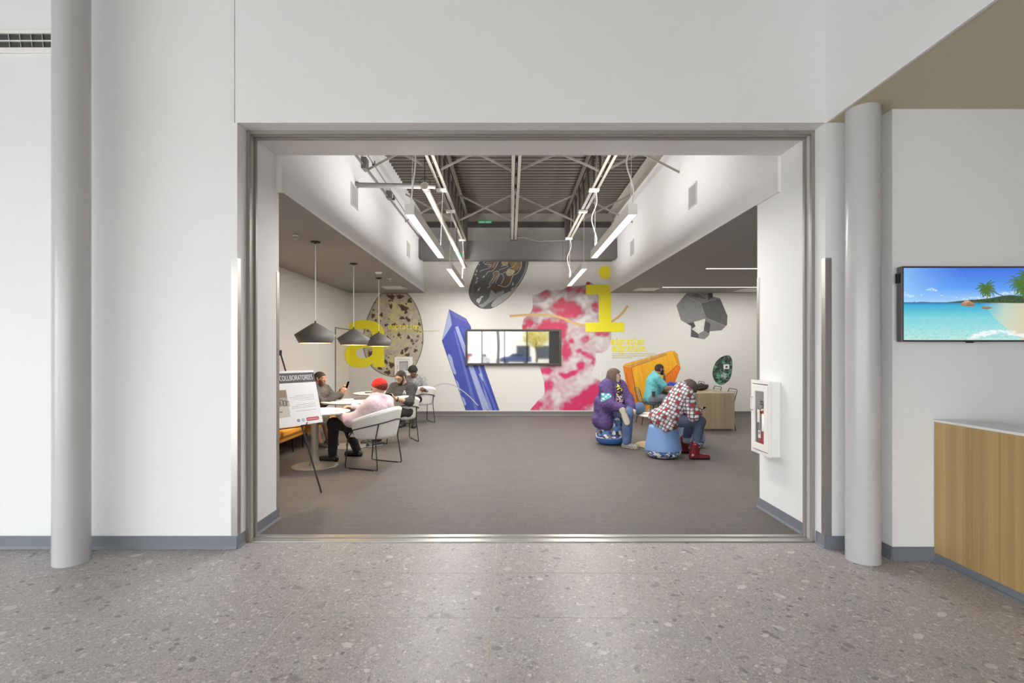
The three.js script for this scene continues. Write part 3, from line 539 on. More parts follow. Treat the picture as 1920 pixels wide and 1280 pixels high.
// halftone portrait of a curly-haired stone head
const bustEdge = [[993, 769], [1016, 743], [1021, 735], [1019, 711], [1011, 687], [1004, 668], [990, 640], [982, 622], [979, 615], [982, 598], [998, 580], [998, 554], [1003, 552], [1010, 550], [1026, 542], [1036, 546], [1044, 542], [1054, 543], [1066, 537], [1082, 536], [1097, 534], [1101, 528], [1110, 531], [1118, 540], [1123, 555], [1124, 602], [1146, 622], [1141, 651], [1129, 661], [1117, 663], [1118, 679], [1113, 689], [1111, 705], [1125, 713], [1127, 723], [1123, 769]];
const bust = [...smooth(bustEdge.slice(1, -1), 160, false)]; bust.unshift([993, 769]); bust.push([1123, 769]);
film('bust_mural', 'pink halftone mural of a curly-haired stone bust', bust, artwork(bust, 8.4, (g, u0, u1, v0, v1) => {
  const pale = rgb([214, 213, 208]); g.fillStyle = pale; g.fillRect(u0, v0, u1 - u0, v1 - v0);
  const P = (x, y) => [970 + x / 5.02, 520 + y / 5.02];
  // tone from 0 (paper) to 1 (solid): soft patches [x, y, rx, ry, turn, amount]
  const patches = [[440, 290, 130, 90, 0.5, 0.75], [560, 300, 80, 60, 0.7, 0.6], [250, 450, 150, 60, -0.1, 0.6], [430, 500, 40, 130, 0, 0.6], [340, 470, 90, 40, 0, 0.5], [260, 160, 60, 40, -0.4, 0.5], [105, 410, 45, 50, 0, 0.55], [65, 470, 25, 25, 0, 0.5], [180, 300, 70, 40, -0.3, 0.5], [520, 130, 60, 40, 0, 0.35], [470, 110, 40, 40, 0, 0.3], [640, 120, 40, 40, 0, 0.4], [735, 280, 45, 50, 0, 0.5], [670, 50, 25, 20, 0, 0.8], [590, 120, 40, 60, 0.4, 0.3],
    [460, 700, 50, 80, 0, 0.7], [510, 595, 30, 25, 0, 0.7], [640, 580, 30, 45, 0.6, 0.5], [660, 730, 80, 22, 0.5, 0.6], [580, 690, 30, 22, 0, 0.4], [595, 830, 40, 45, 0, 0.75], [500, 910, 80, 24, -0.45, 0.8], [430, 920, 40, 20, 0.4, 0.7], [275, 880, 55, 38, 0, 0.75], [290, 1020, 50, 60, 0.3, 0.65], [350, 830, 60, 20, 0, 0.3], [715, 790, 16, 30, 0.5, 0.5], [800, 530, 70, 30, 0, 0.55],
    [620, 1170, 220, 90, -0.55, 0.75], [720, 1080, 120, 70, -0.7, 0.6], [170, 1200, 70, 60, -0.6, 0.6], [290, 1180, 60, 90, 0, 0.3], [450, 1220, 80, 40, 0, 0.4], [700, 1220, 90, 40, 0, -0.3],
    [310, 230, 110, 34, -0.55, -0.45], [220, 260, 40, 30, 0, -0.35], [610, 220, 60, 80, -0.6, -0.45], [700, 360, 40, 60, 0, -0.3], [190, 430, 70, 26, -0.8, -0.5], [420, 320, 30, 40, 0, -0.35], [610, 400, 60, 50, 0, -0.4], [790, 610, 70, 70, 0, -0.35], [550, 560, 30, 50, 0, -0.2], [520, 800, 70, 60, 0, -0.3], [640, 960, 100, 60, -0.5, -0.4], [700, 900, 60, 60, 0, -0.3], [270, 935, 35, 22, 0, -0.5], [380, 1150, 50, 100, -0.3, -0.4], [230, 1130, 40, 60, 0.5, -0.3], [560, 1040, 120, 50, -0.5, -0.25]];
  const tone = (x, y) => { let t = 0.34; for (const [cx, cy, rx, ry, r, a] of patches) { const dx = x - cx, dy = y - cy, c = Math.cos(r), s = Math.sin(r), p = (dx * c + dy * s) / rx, q = (-dx * s + dy * c) / ry, e = p * p + q * q; if (e < 3) t += a * (a < 0 ? 0.62 : 0.92) * Math.exp(-e * e * 0.9); } t += 0.34 * noise(x / 40, y / 40, 3) + 0.24 * noise(x / 14, y / 14, 7); return Math.max(0.04, Math.min(1, t)); };
  const step = 13;
  for (let j = 0; j < 260; j++) for (let i = 0; i < 190; i++) {
    const x = i * step * 1.0 + (j % 2 ? step / 2 : 0), y = j * step * 0.5 - 20; if (x > 930 || y > 1270) continue;
    const t = tone(x, y), f = Math.min(1, Math.max(0, (y - 100) / 900));
    const ink = t > 0.72 ? [184 + 22 * f, 64 - 18 * f, 80 + 18 * f] : [128 + 58 * f, 58 - 2 * f, 74 + 26 * f];
    g.fillStyle = rgb(ink); const [a, b] = P(x, y), s = Math.sqrt(t) * step * 0.52 / 5.02; g.beginPath(); g.moveTo(a - s, b); g.lineTo(a, b - s); g.lineTo(a + s, b); g.lineTo(a, b + s); g.fill();
  }
}), 0.0005);
// painted lines
const ribbon = (pts, w) => { const c = new THREE.CatmullRomCurve3(pts.map(([u, v]) => new THREE.Vector3(mx(u), my(v), 0))), n = 50, a = [], b = []; for (let i = 0; i <= n; i++) { const p = c.getPoint(i / n), t = c.getTangent(i / n); a.push([p.x - t.y * w, p.y + t.x * w]); b.unshift([p.x + t.y * w, p.y - t.x * w]); } return new THREE.Shape([...a, ...b].map(([x, y]) => new THREE.Vector2(x, y))); };
film('painted_line', 'tan painted curve across the bust and behind the letter i', ribbon([[955.6, 592.3], [986, 590.3], [1030, 591], [1054, 596], [1078, 605.6], [1100, 611], [1130, 611], [1148, 602], [1162.6, 591], [1177, 573]], 2.2 * U), M([206, 168, 112], 0.6), 0.0035);
film('painted_line', 'thin grey painted arc rising beside the blue crystal', ribbon([[797, 735], [812, 725], [831, 718.5], [848, 721], [864, 730], [880, 743], [896.5, 760]], 0.8 * U), M([196, 198, 204], 0.6), 0.0035);

// amber block
const amber = [[1168, 686], [1172, 682], [1258, 657.5], [1264, 657.5], [1270, 663], [1276, 690], [1265, 717], [1246, 741], [1210, 771], [1198, 771], [1178, 742]];
film('amber_mural', 'orange amber block mural behind the teal polo man', amber, artwork(amber, 8, (g, u0, u1, v0, v1) => {
  g.fillStyle = rgb([238, 176, 34]); g.fillRect(u0, v0, u1 - u0, v1 - v0);
  poly(g, [[1168, 684], [1259, 656], [1272, 663], [1250, 664], [1184, 688]], rgb([244, 178, 46])); poly(g, [[1168, 684], [1184, 688], [1250, 664], [1246, 661.5], [1180, 684]], rgb([200, 152, 84]));
  poly(g, [[1168, 686], [1184, 689], [1196, 758], [1198, 771], [1180, 760]], rgb([226, 128, 34]));
  poly(g, [[1270, 684], [1277, 688], [1265, 718], [1240, 745], [1195, 771], [1196, 756], [1222, 738], [1243, 710]], rgb([234, 116, 24]));
  poly(g, [[1262, 660], [1272, 664], [1276, 688], [1270, 682]], rgb([226, 158, 40]));
  for (let i = 0; i < 150; i++) { const x = u0 + rnd() * (u1 - u0), y = v0 + rnd() * (v1 - v0); stroke(g, [[x, y], [x + 2 + rnd() * 3, y + 8 + rnd() * 18]], 0.8 + rnd() * 2.4, rgb(rnd() < 0.5 ? [250, 206, 60] : [226, 124, 26]), 0.22); }
  stroke(g, [[1184, 689], [1196, 757]], 1.3, rgb([160, 84, 24]), 0.9); stroke(g, [[1184, 689], [1250, 664.5]], 1.2, rgb([186, 92, 30]), 0.8); stroke(g, [[1196, 757], [1222, 738], [1243, 710], [1270, 684]], 1.1, rgb([170, 76, 22]), 0.9); stroke(g, [[1262, 660], [1271, 683]], 0.7, rgb([150, 100, 20]), 0.7);
  stroke(g, [[1174, 700], [1186, 765]], 2, rgb([176, 82, 22]), 0.5); stroke(g, [...amber, amber[0]], 0.9, rgb([150, 110, 50]), 0.8);
}), 0.0005);
// faceted meteorite
const meteor = [[1287.5, 549.3], [1268, 572], [1276.6, 600], [1296, 611], [1295, 631], [1320.4, 636], [1329, 629], [1331, 621], [1353, 619], [1363, 609], [1364, 592], [1350, 559], [1336.8, 556], [1336, 549.3]];
film('meteorite_mural', 'grey faceted rock mural under the right ceiling', meteor, artwork(meteor, 9, (g) => {
  const P = ([x, y]) => [1130 + x / 4.57, 480 + y / 4.57], F = (pts, c) => poly(g, pts.map(P), rgb(c));
  F([[600, 300], [1100, 300], [1100, 740], [600, 740]], [112, 112, 112]); F([[715, 310], [900, 310], [905, 375], [840, 400], [720, 345]], [124, 122, 122]); F([[760, 345], [800, 318], [900, 370]], [92, 92, 92]); F([[900, 310], [945, 310], [945, 350], [905, 380]], [62, 60, 60]);
  F([[720, 345], [840, 405], [880, 540], [770, 570], [700, 580], [660, 540], [625, 420]], [128, 128, 128]); F([[840, 405], [1005, 360], [1075, 510], [1062, 600], [885, 530]], [88, 87, 87]); F([[885, 530], [1062, 600], [1025, 640], [910, 650], [925, 580]], [118, 118, 118]);
  F([[700, 580], [780, 565], [795, 600], [765, 615]], [70, 70, 70]); F([[780, 565], [880, 535], [870, 600], [865, 640], [820, 665], [760, 630], [795, 600]], [216, 214, 210]); F([[880, 555], [925, 580], [910, 660], [865, 630]], [74, 74, 74]);
  F([[755, 620], [820, 665], [830, 712], [752, 692]], [84, 84, 84]); F([[820, 665], [865, 640], [912, 660], [910, 685], [870, 716], [830, 712]], [128, 128, 128]);
  for (let i = 0; i < 220; i++) { const [x, y] = P([630 + rnd() * 430, 320 + rnd() * 320]); blob(g, x, y, 1 + rnd() * 5, 0.6 + rnd() * 3, rnd() * 3, rgb(rnd() < 0.5 ? [144, 144, 144] : [70, 70, 70]), 0.07); }
  for (const l of [[[720, 345], [840, 405], [1005, 360]], [[840, 405], [885, 530], [1062, 600]], [[820, 665], [830, 712]], [[625, 420], [720, 345]]]) stroke(g, l.map(P), 0.5, rgb([186, 186, 184]), 0.8);
}), 0.0005);
// green pebble
const pebbleG = smooth([[1365.2, 666], [1371.8, 672.5], [1373, 690], [1368.5, 710], [1357.6, 719.6], [1348.8, 720.7], [1339, 712], [1336, 696.6], [1342, 679], [1353, 669]], 50);
film('pebble_mural', 'small green veined stone mural above the wooden table', pebbleG, artwork(pebbleG, 14, (g, u0, u1, v0, v1) => {
  g.fillStyle = rgb([62, 70, 62]); g.fillRect(u0, v0, u1 - u0, v1 - v0);
  for (let i = 0; i < 46; i++) { let x = u0 + rnd() * (u1 - u0), y = v0 + rnd() * (v1 - v0); const pts = [[x, y]]; for (let k = 0; k < 6; k++) { x += (rnd() - 0.5) * 7; y += (rnd() - 0.4) * 6; pts.push([x, y]); } stroke(g, pts, 0.8 + rnd() * 2, rgb([[86, 158, 124], [70, 120, 98], [104, 178, 142]][i % 3]), 0.85); }
  for (let i = 0; i < 30; i++) { let x = u0 + rnd() * (u1 - u0), y = v0 + rnd() * (v1 - v0); const pts = [[x, y]]; for (let k = 0; k < 5; k++) { x += (rnd() - 0.5) * 8; y += (rnd() - 0.5) * 6; pts.push([x, y]); } stroke(g, pts, 0.5 + rnd() * 0.8, rgb([26, 30, 28]), 0.9); }
  for (let i = 0; i < 14; i++) blob(g, 1353 + rnd() * 10, 698 + rnd() * 10, 1 + rnd() * 2, 1 + rnd() * 2, rnd(), rgb([172, 180, 172]), 0.8);
  stroke(g, [...pebbleG, pebbleG[0]], 1.4, rgb([52, 58, 52]));
}), 0.0005);

// things mounted on the back wall
{
  const t = thing('wall_plate', 'white square control plate on the green stone mural', 'plate', [mx(1361.5), my(687.4), -DBACK]);
  obj('cover', cb(0.138, 0.11, 0.02, 0, 0, 0.012, 0.006), offWhite, t); obj('display', cb(0.05, 0.05, 0.004, 0, 0, 0.023), M([90, 70, 74], 0.4), t);
  const s = thing('switch_plate', 'small white switch plate right of the pink bust', 'switch', [mx(1126), my(700), -DBACK]);
  obj('cover', cb(0.08, 0.115, 0.008, 0, 0, 0.004, 0.003), innerWhite, s); obj('rocker', cb(0.03, 0.06, 0.006, 0, 0, 0.009, 0.002), offWhite, s);
  const c = thing('equipment_cabinet', 'white recessed wall cabinet with glass door on the egg mural', 'cabinet', [mx(757), my(686), -DBACK]);
  const W = 0.437, H = 0.45;
  obj('frame', rim(W, H, 0.06, 0.03, 0, 0, 0.004), offWhite, c);
  const dr = obj('door', rim(0.31, H - 0.13, 0.045, 0.014, 0, 0, 0.018), offWhite, c);
  obj('handle', cb(0.008, 0.09, 0.012, -0.135, -0.02, 0.043, 0.003), steel, dr);
  obj('pane', new THREE.PlaneGeometry(0.22, 0.24).translate(0, 0, 0.028), clear, c);
  obj('lining', cb(W - 0.1, H - 0.1, 0.003, 0, 0, 0.006), M([178, 178, 182], 0.6), c);
}
{
  const t = thing('wall_screen', 'wide black-framed glossy screen mirroring the street on the mural wall', 'screen', [mx(962.5), my(651), -DBACK]);
  const W = 179 * U, H = 67 * U, b = 0.05;
  obj('bezel', rim(W, H, b, 0.07, 0, 0, 0.006, 0.004), M([66, 62, 58], 0.45), t);
  obj('mirror_glass', cb(W - 0.06, H - 0.06, 0.02, 0, 0, 0.03), M([126, 126, 125], 0.03, { metalness: 1 }), t);
}
// door in the left wall by the corner
{
  const t = thing('door_1', 'flush beige door in the left wall by the corner', 'door', [XROOML, 0, 0]); t.userData.kind = 'structure';
  obj('leaf', bx(0, 0.008, 0.01, 2.08, 11.5, 12.47), M([218, 209, 196], 0.6), t);
  obj('frame', [bx(0, 0.018, 0, 2.1, 11.47, 11.495), bx(0, 0.018, 2.085, 2.1, 11.495, 12.49)], M([120, 114, 108], 0.5), t);
}
// ---------------------------------------------------------------- lobby things
// television with a beach picture
{
  const pic = canvas(1280, 720, (g, w, h) => {
    const sky = g.createLinearGradient(0, 0, 0, 340); sky.addColorStop(0, rgb([66, 118, 226])); sky.addColorStop(0.6, rgb([96, 160, 248])); sky.addColorStop(1, rgb([182, 220, 252])); g.fillStyle = sky; g.fillRect(0, 0, w, 345);
    const left = g.createLinearGradient(0, 0, 620, 0); left.addColorStop(0, 'rgba(160,214,255,.75)'); left.addColorStop(1, 'rgba(120,180,255,0)'); g.fillStyle = left; g.fillRect(0, 0, 620, 345);
    for (const [x, y, s] of [[270, 210, 34], [300, 222, 26], [250, 218, 20], [330, 226, 16], [30, 275, 40], [80, 285, 30], [10, 245, 14], [180, 270, 10], [380, 275, 12], [520, 296, 9], [600, 310, 30], [660, 296, 18], [720, 300, 34], [800, 290, 40], [870, 280, 60], [960, 260, 60], [1040, 255, 50], [1120, 240, 70]]) for (let i = 0; i < 14; i++) { g.fillStyle = 'rgba(255,255,255,.24)'; g.beginPath(); g.ellipse(x + (rnd() - 0.5) * s * 2, y + (rnd() - 0.5) * s * 0.6, s * 0.4 * rnd() + 3, s * 0.2 * rnd() + 2, 0, 0, 7); g.fill(); }
    const sea = g.createLinearGradient(0, 345, 0, 720); sea.addColorStop(0, rgb([52, 128, 192])); sea.addColorStop(0.08, rgb([66, 178, 216])); sea.addColorStop(0.4, rgb([128, 216, 226])); sea.addColorStop(1, rgb([190, 234, 226])); g.fillStyle = sea; g.fillRect(0, 345, w, 375);
    g.fillStyle = rgb([60, 100, 160]); g.fillRect(0, 343, 430, 7); poly(g, [[120, 344], [170, 337], [260, 342], [280, 345]], rgb([90, 120, 160])); g.fillRect(109, 322, 2, 22); g.fillRect(104, 338, 12, 5);
    for (let i = 0; i < 2600; i++) { const y = 370 + 350 * rnd() ** 0.7, k = (y - 345) / 375; g.globalAlpha = 0.1 + 0.25 * k; g.fillStyle = rgb(rnd() < 0.55 ? [226, 250, 250] : [92, 190, 206]); g.beginPath(); g.ellipse(rnd() * w, y, 3 + 14 * k * rnd(), 1 + 3 * k * rnd(), -0.1, 0, 7); g.fill(); } g.globalAlpha = 1;
    const sand = g.createLinearGradient(760, 0, 1280, 0); sand.addColorStop(0, 'rgba(224,220,196,0)'); sand.addColorStop(0.45, 'rgba(224,220,196,.8)'); sand.addColorStop(1, 'rgba(226,206,170,1)'); g.fillStyle = sand; g.beginPath(); g.moveTo(760, 350); g.lineTo(1280, 345); g.lineTo(1280, 720); g.lineTo(1180, 720); g.quadraticCurveTo(900, 540, 820, 400); g.fill();
    for (let i = 0; i < 160; i++) { g.fillStyle = 'rgba(255,255,255,.5)'; const t = rnd(); g.beginPath(); g.ellipse(640 + t * 560 + rnd() * 30, 690 - Math.sin(t * 3) * 50 + (rnd() - 0.5) * 46, 10 + rnd() * 26, 2 + rnd() * 7, 0.2, 0, 7); g.fill(); }
    poly(g, smooth([[430, 345], [520, 334], [600, 326], [700, 318], [820, 306], [940, 286], [1040, 272], [1160, 280], [1285, 285], [1285, 346], [900, 348], [600, 346]], 80), rgb([58, 82, 52]));
    for (let i = 0; i < 420; i++) { g.fillStyle = rgb(rnd() < 0.5 ? [76, 106, 56] : [44, 62, 42]); const x = 620 + rnd() * 660; g.beginPath(); g.arc(x, 322 + rnd() * 20 - (x - 620) * 0.04 * rnd(), 2 + rnd() * 6, 0, 7); g.fill(); }
    for (const [x, y, a, b, c] of [[640, 362, 68, 26, [176, 132, 104]], [628, 345, 46, 20, [190, 148, 118]], [812, 396, 52, 13, [158, 122, 92]]]) { blob(g, x, y, a, b, 0, rgb(c)); blob(g, x - 8, y - 6, a * 0.6, b * 0.5, 0, rgb(c, 1.16), 0.8); blob(g, x + 14, y + 8, a * 0.6, b * 0.4, 0, rgb(c, 0.7), 0.6); }
    const palm = (cx, cy, L, tx, ty) => { stroke(g, smooth([[cx, cy], [(cx + tx) / 2, (cy + ty) / 2 + 6], [tx, ty]], 20, false), 7, rgb([84, 66, 48])); for (let i = 0; i < 17; i++) { const a = -Math.PI / 2 + (i - 8) * 0.37, l = L * (0.75 + 0.35 * rnd()); let x = cx, y = cy, an = a; for (let k = 0; k < 24; k++) { an += Math.cos(a) >= 0 ? 0.045 : -0.045; const nx = x + Math.cos(an) * l / 24, ny = y + Math.sin(an) * l / 24; for (const s of [-1, 1]) stroke(g, [[x, y], [x + Math.cos(an + s * 1.0) * 17 * (1 - k / 28), y + Math.sin(an + s * 1.0) * 17 * (1 - k / 28)]], 3, rgb([[84, 128, 42], [58, 96, 36], [110, 150, 54], [44, 76, 32]][(i + k) % 4])); x = nx; y = ny; } } };
    palm(815, 205, 112, 1080, 318); palm(1140, 150, 150, 1250, 330); palm(1215, 90, 150, 1260, 330); palm(1200, 220, 110, 1270, 330);
  });
  pic.wrapS = pic.wrapT = THREE.ClampToEdgeWrapping;
  const W = 0.967, H = 0.545;
  const t = thing('television', 'flat television showing a tropical beach on the right wall', 'television', [2.833 + W / 2, 1.882, -3.776]);
  obj('casing', [cb(W, H, 0.05, 0, 0, 0.047, 0.008)], M([96, 92, 90], 0.35), t);
  obj('wall_mount', cb(0.4, 0.3, 0.024, 0, 0, 0.012), black, t);
  obj('bezel', rim(W, H, 0.012, 0.008, 0, 0, 0.0722), M([74, 56, 56], 0.3), t);
  obj('screen', new THREE.PlaneGeometry(W - 0.022, H - 0.022).translate(0, 0, 0.0735), new THREE.MeshStandardMaterial({ color: 0x0a0a0a, roughness: 0.35, emissive: 0xffffff, emissiveMap: pic, emissiveIntensity: 0.92 }), t);
  obj('side_port', cb(0.02, 0.07, 0.03, -W / 2 - 0.008, H / 2 - 0.085, 0.05, 0.003), black, t);
  obj('sensor', cb(0.05, 0.008, 0.015, 0.02, -H / 2 - 0.004, 0.06, 0.002), black, t);
  const glowLight = new THREE.RectAreaLight(0xbfe0ff, 0.5, W - 0.03, H - 0.03); glowLight.name = 'television_glow'; glowLight.position.set(2.833 + W / 2, 1.882, -3.776 + 0.08); glowLight.rotation.y = Math.PI; scene.add(glowLight);
}
// wood grain
function woodTex(base, dark, light, w = 1024, h = 1024, n = 900) {
  return canvas(w, h, (g) => {
    g.fillStyle = rgb(base); g.fillRect(0, 0, w, h);
    for (let i = 0; i < 40; i++) { g.globalAlpha = 0.25; g.fillStyle = rgb(rnd() < 0.5 ? dark : light); g.fillRect(rnd() * w, 0, 10 + rnd() * 70, h); }
    for (let i = 0; i < n; i++) { g.globalAlpha = 0.12 + 0.25 * rnd(); g.strokeStyle = rgb(rnd() < 0.55 ? dark : light); g.lineWidth = 0.6 + rnd() * 2; const x = rnd() * w, y = rnd() * h, l = 80 + rnd() * 500; for (const o of [0, -h]) { g.beginPath(); g.moveTo(x, y + o); g.bezierCurveTo(x + (rnd() - 0.5) * 5, y + o + l / 3, x + (rnd() - 0.5) * 5, y + o + l * 0.6, x, y + o + l); g.stroke(); } }
    for (let i = 0; i < 5; i++) { g.globalAlpha = 0.5; g.fillStyle = rgb(dark, 0.7); g.beginPath(); g.ellipse(rnd() * w, rnd() * h, 2, 7, 0, 0, 7); g.fill(); } g.globalAlpha = 1;
  });
}
const oak = M(0xffffff, 0.45, { map: woodTex([178, 148, 98], [150, 120, 76], [194, 166, 114]) });
{
  const t = thing('reception_desk', 'oak-fronted reception desk end with white top', 'desk', [3.125, 0, 0]);
  const run = [-2.6, 3.77];
  for (let i = 0; i < 5; i++) { const d1 = 3.77 - i * 1.2, d0 = Math.max(run[0], d1 - 1.2); obj('wood_panel', metric(bx(0, 0.02, 0.062, 1.022, d0 + 0.0015, d1 - (i ? 0.0015 : 0), 0)), oak, t); }
  obj('core', bx(0.02, 0.19, 0.0, 1.022, run[0], run[1]), white, t);
  obj('worktop', bx(-0.004, 0.205, 1.022, 1.04, run[0], run[1], 0.004), M([226, 226, 226], 0.35), t);
  obj('toe_kick', [bx(0.004, 0.02, 0, 0.062, run[0], run[1]), bx(-0.006, 0.006, 0, 0.012, run[0], run[1])], baseGrey, t);
}
// fire extinguisher and its cabinet on the right reveal
{
  const d0 = 4.658, d1 = 5.0, y0 = 0.579, y1 = 1.263, X = -0.107;
  const t = thing('extinguisher_cabinet', 'white surface-mounted fire extinguisher cabinet with glass door', 'cabinet', [XR, 0, 0]);
  const onWall = (w, h, b, th, z0) => rim(w, h, b, th, 0, 0, z0).rotateY(-Math.PI / 2).translate(0, (y0 + y1) / 2, -(d0 + d1) / 2);
  obj('body', [onWall(d1 - d0, y1 - y0, 0.01, -X - 0.024, 0.002), bx(-0.008, 0, y0 + 0.01, y1 - 0.01, d0 + 0.01, d1 - 0.01)], offWhite, t);
  obj('edge_trim', onWall(d1 - d0 + 0.01, y1 - y0 + 0.008, 0.03, 0.02, -X - 0.02), offWhite, t);
  const dr = obj('door', onWall(d1 - d0 - 0.044, y1 - y0 - 0.07, 0.062, 0.014, -X - 0.006), offWhite, t);
  obj('handle', bentTube([V(X - 0.006, 0.98, d1 - 0.05), V(X - 0.03, 0.98, d1 - 0.05), V(X - 0.03, 1.1, d1 - 0.05), V(X - 0.006, 1.1, d1 - 0.05)], 0.005, 0.008), steel, dr);
  obj('pane', new THREE.PlaneGeometry(d1 - d0 - 0.16, y1 - y0 - 0.2).rotateY(-Math.PI / 2).translate(X, (y0 + y1) / 2, -(d0 + d1) / 2), clear, t);
  obj('lining', bx(-0.012, -0.009, y0 + 0.01, y1 - 0.01, d0 + 0.01, d1 - 0.01), M([196, 198, 204], 0.5), t);
  const e = thing('fire_extinguisher', 'red fire extinguisher behind the cabinet glass', 'fire extinguisher', [XR - 0.058, y0 + 0.012, -(d0 + 0.19)]);
  const red = M([176, 32, 30], 0.25);
  obj('cylinder', lathe([[0, 0], [0.04, 0], [0.043, 0.006], [0.043, 0.3], [0.04, 0.32], [0.028, 0.34], [0.014, 0.35], [0, 0.35]].map(([r, y]) => [r, y + 0.06]), 32), red, e);
  obj('stand_ring', cyl(0.035, 0.035, 0.06, 0, 0, 0, 24), steel, e);
  obj('silver_sleeve', lathe([[0.0436, 0.2], [0.0436, 0.36], [0.03, 0.4], [0.016, 0.41]], 32), steel, e);
  obj('valve', [cyl(0.012, 0.012, 0.05, 0, 0.41, 0, 16), cb(0.02, 0.012, 0.09, 0, 0.47, -0.02, 0.003), cb(0.016, 0.01, 0.08, 0, 0.445, -0.025, 0.003)], black, e);
  obj('hose', tube([new THREE.Vector3(0, 0.45, 0.02), new THREE.Vector3(-0.01, 0.45, 0.055), new THREE.Vector3(-0.02, 0.36, 0.058), new THREE.Vector3(-0.02, 0.25, 0.052)], 0.008), black, e);
  obj('inspection_tag', cb(0.002, 0.12, 0.05, -0.048, 0.34, -0.01), M([232, 232, 228], 0.6), e);
  obj('round_label', cb(0.002, 0.07, 0.05, -0.046, 0.17, 0.005), M([236, 234, 230], 0.6), e);
  obj('label_mark', new THREE.RingGeometry(0.006, 0.014, 20).rotateY(-Math.PI / 2).translate(-0.0475, 0.18, 0.005), black, e);
}
// ---------------------------------------------------------------- sign on an easel
{
  const tex = canvas(1536, 1024, (g, w, h) => {
    g.fillStyle = rgb([240, 240, 242]); g.fillRect(0, 0, w, h);
    g.fillStyle = rgb([76, 72, 78]); g.fillRect(0, 40, w, 190); g.fillStyle = rgb([244, 244, 244]); g.font = '118px sans-serif'; g.textAlign = 'right';
    g.save(); g.translate(1490, 180); g.scale(0.76, 1.08); g.fillText('COLLBORATORIES', 0, 0); g.restore();
    g.fillStyle = rgb([176, 168, 158]); g.fillRect(300, 350, 560, 500); g.fillStyle = rgb([150, 132, 104]); g.fillRect(300, 350, 560, 130); g.fillStyle = rgb([120, 112, 104]); g.fillRect(300, 478, 560, 10);
    for (let i = 0; i < 9; i++) { g.strokeStyle = rgb([46, 42, 40]); g.lineWidth = 9; g.strokeRect(330 + i * 62, 530 + (i % 3) * 18, 48, 90); } g.fillStyle = rgb([206, 198, 188]); g.fillRect(300, 650, 560, 200); g.fillStyle = rgb([70, 64, 60]); g.fillRect(420, 740, 300, 12);
    g.fillStyle = rgb([150, 150, 156]);
    [[470, 420], [500, 620], [530, 520], [560, 380], [640, 470], [670, 560], [700, 600], [760, 520]].forEach(([y, l]) => { let x = 1440; while (x > 1440 - l * 0.86) { const q = 30 + rnd() * 60; g.fillRect(x - q, y, q, 6); x -= q + 5; } });
    g.fillStyle = rgb([60, 84, 150]); g.beginPath(); g.arc(1010, 935, 30, 0, 7); g.fill(); g.fillStyle = '#fff'; g.font = 'bold 52px sans-serif'; g.textAlign = 'center'; g.fillText('f', 1012, 954);
    g.strokeStyle = rgb([110, 150, 165]); g.lineWidth = 8; g.beginPath(); g.arc(1110, 935, 28, 0, 7); g.stroke(); g.beginPath(); g.arc(1110, 935, 12, 0, 7); g.stroke();
    g.fillStyle = rgb([196, 58, 74]); g.beginPath(); g.roundRect(1180, 902, 280, 66, 24); g.fill(); g.fillStyle = rgb([236, 200, 204]); for (let i = 0; i < 9; i++) g.fillRect(1204 + i * 26, 926, 18, 18);
  });
  tex.wrapS = tex.wrapT = THREE.ClampToEdgeWrapping;
  const yaw = Math.atan2(0.865, 0.5);      // facing (0.865, 0.5) in x, z
  const t = thing('easel', 'black tripod easel carrying the white sign', 'easel', [-2.47, 0, -5.52], yaw);
  const leg = M([40, 38, 37], 0.4);
  obj('leg', bar(new THREE.Vector3(0.26, 0.005, 0.33), new THREE.Vector3(0.06, 1.55, -0.1), 0.009), leg, t);
  obj('leg', bar(new THREE.Vector3(-0.38, 0.005, 0.22), new THREE.Vector3(-0.06, 1.55, -0.1), 0.009), leg, t);
  obj('leg', bar(new THREE.Vector3(0, 0.005, -0.55), new THREE.Vector3(0, 1.52, -0.1), 0.009), leg, t);
  obj('head', cb(0.16, 0.06, 0.03, 0, 1.53, -0.1, 0.008), leg, t);
  obj('cross_bar', bar(new THREE.Vector3(-0.25, 0.72, 0.06), new THREE.Vector3(0.21, 0.72, 0.1), 0.007), leg, t);
  for (const x of [0.19, -0.24]) obj('support_peg', bentTube([new THREE.Vector3(x, 0.73, 0.09), new THREE.Vector3(x, 0.738, 0.17), new THREE.Vector3(x + 0.01, 0.77, 0.175)], 0.006, 0.01), leg, t);
  const s = thing('sign_board', 'white sign board titled COLLBORATORIES on the easel', 'sign', [-2.47, 0, -5.52], yaw);
  const board = obj('board', cb(0.914, 0.61, 0.006, 0, 0, 0), M([240, 240, 242], 0.5), s), face = obj('printed_face', new THREE.PlaneGeometry(0.912, 0.608), M(0xffffff, 0.5, { map: tex }), s);
  for (const [m, dz] of [[board, 0], [face, 0.0045]]) { m.rotation.x = -0.27; m.position.set(-0.02, 1.035, 0.06); m.translateZ(dz); }
}
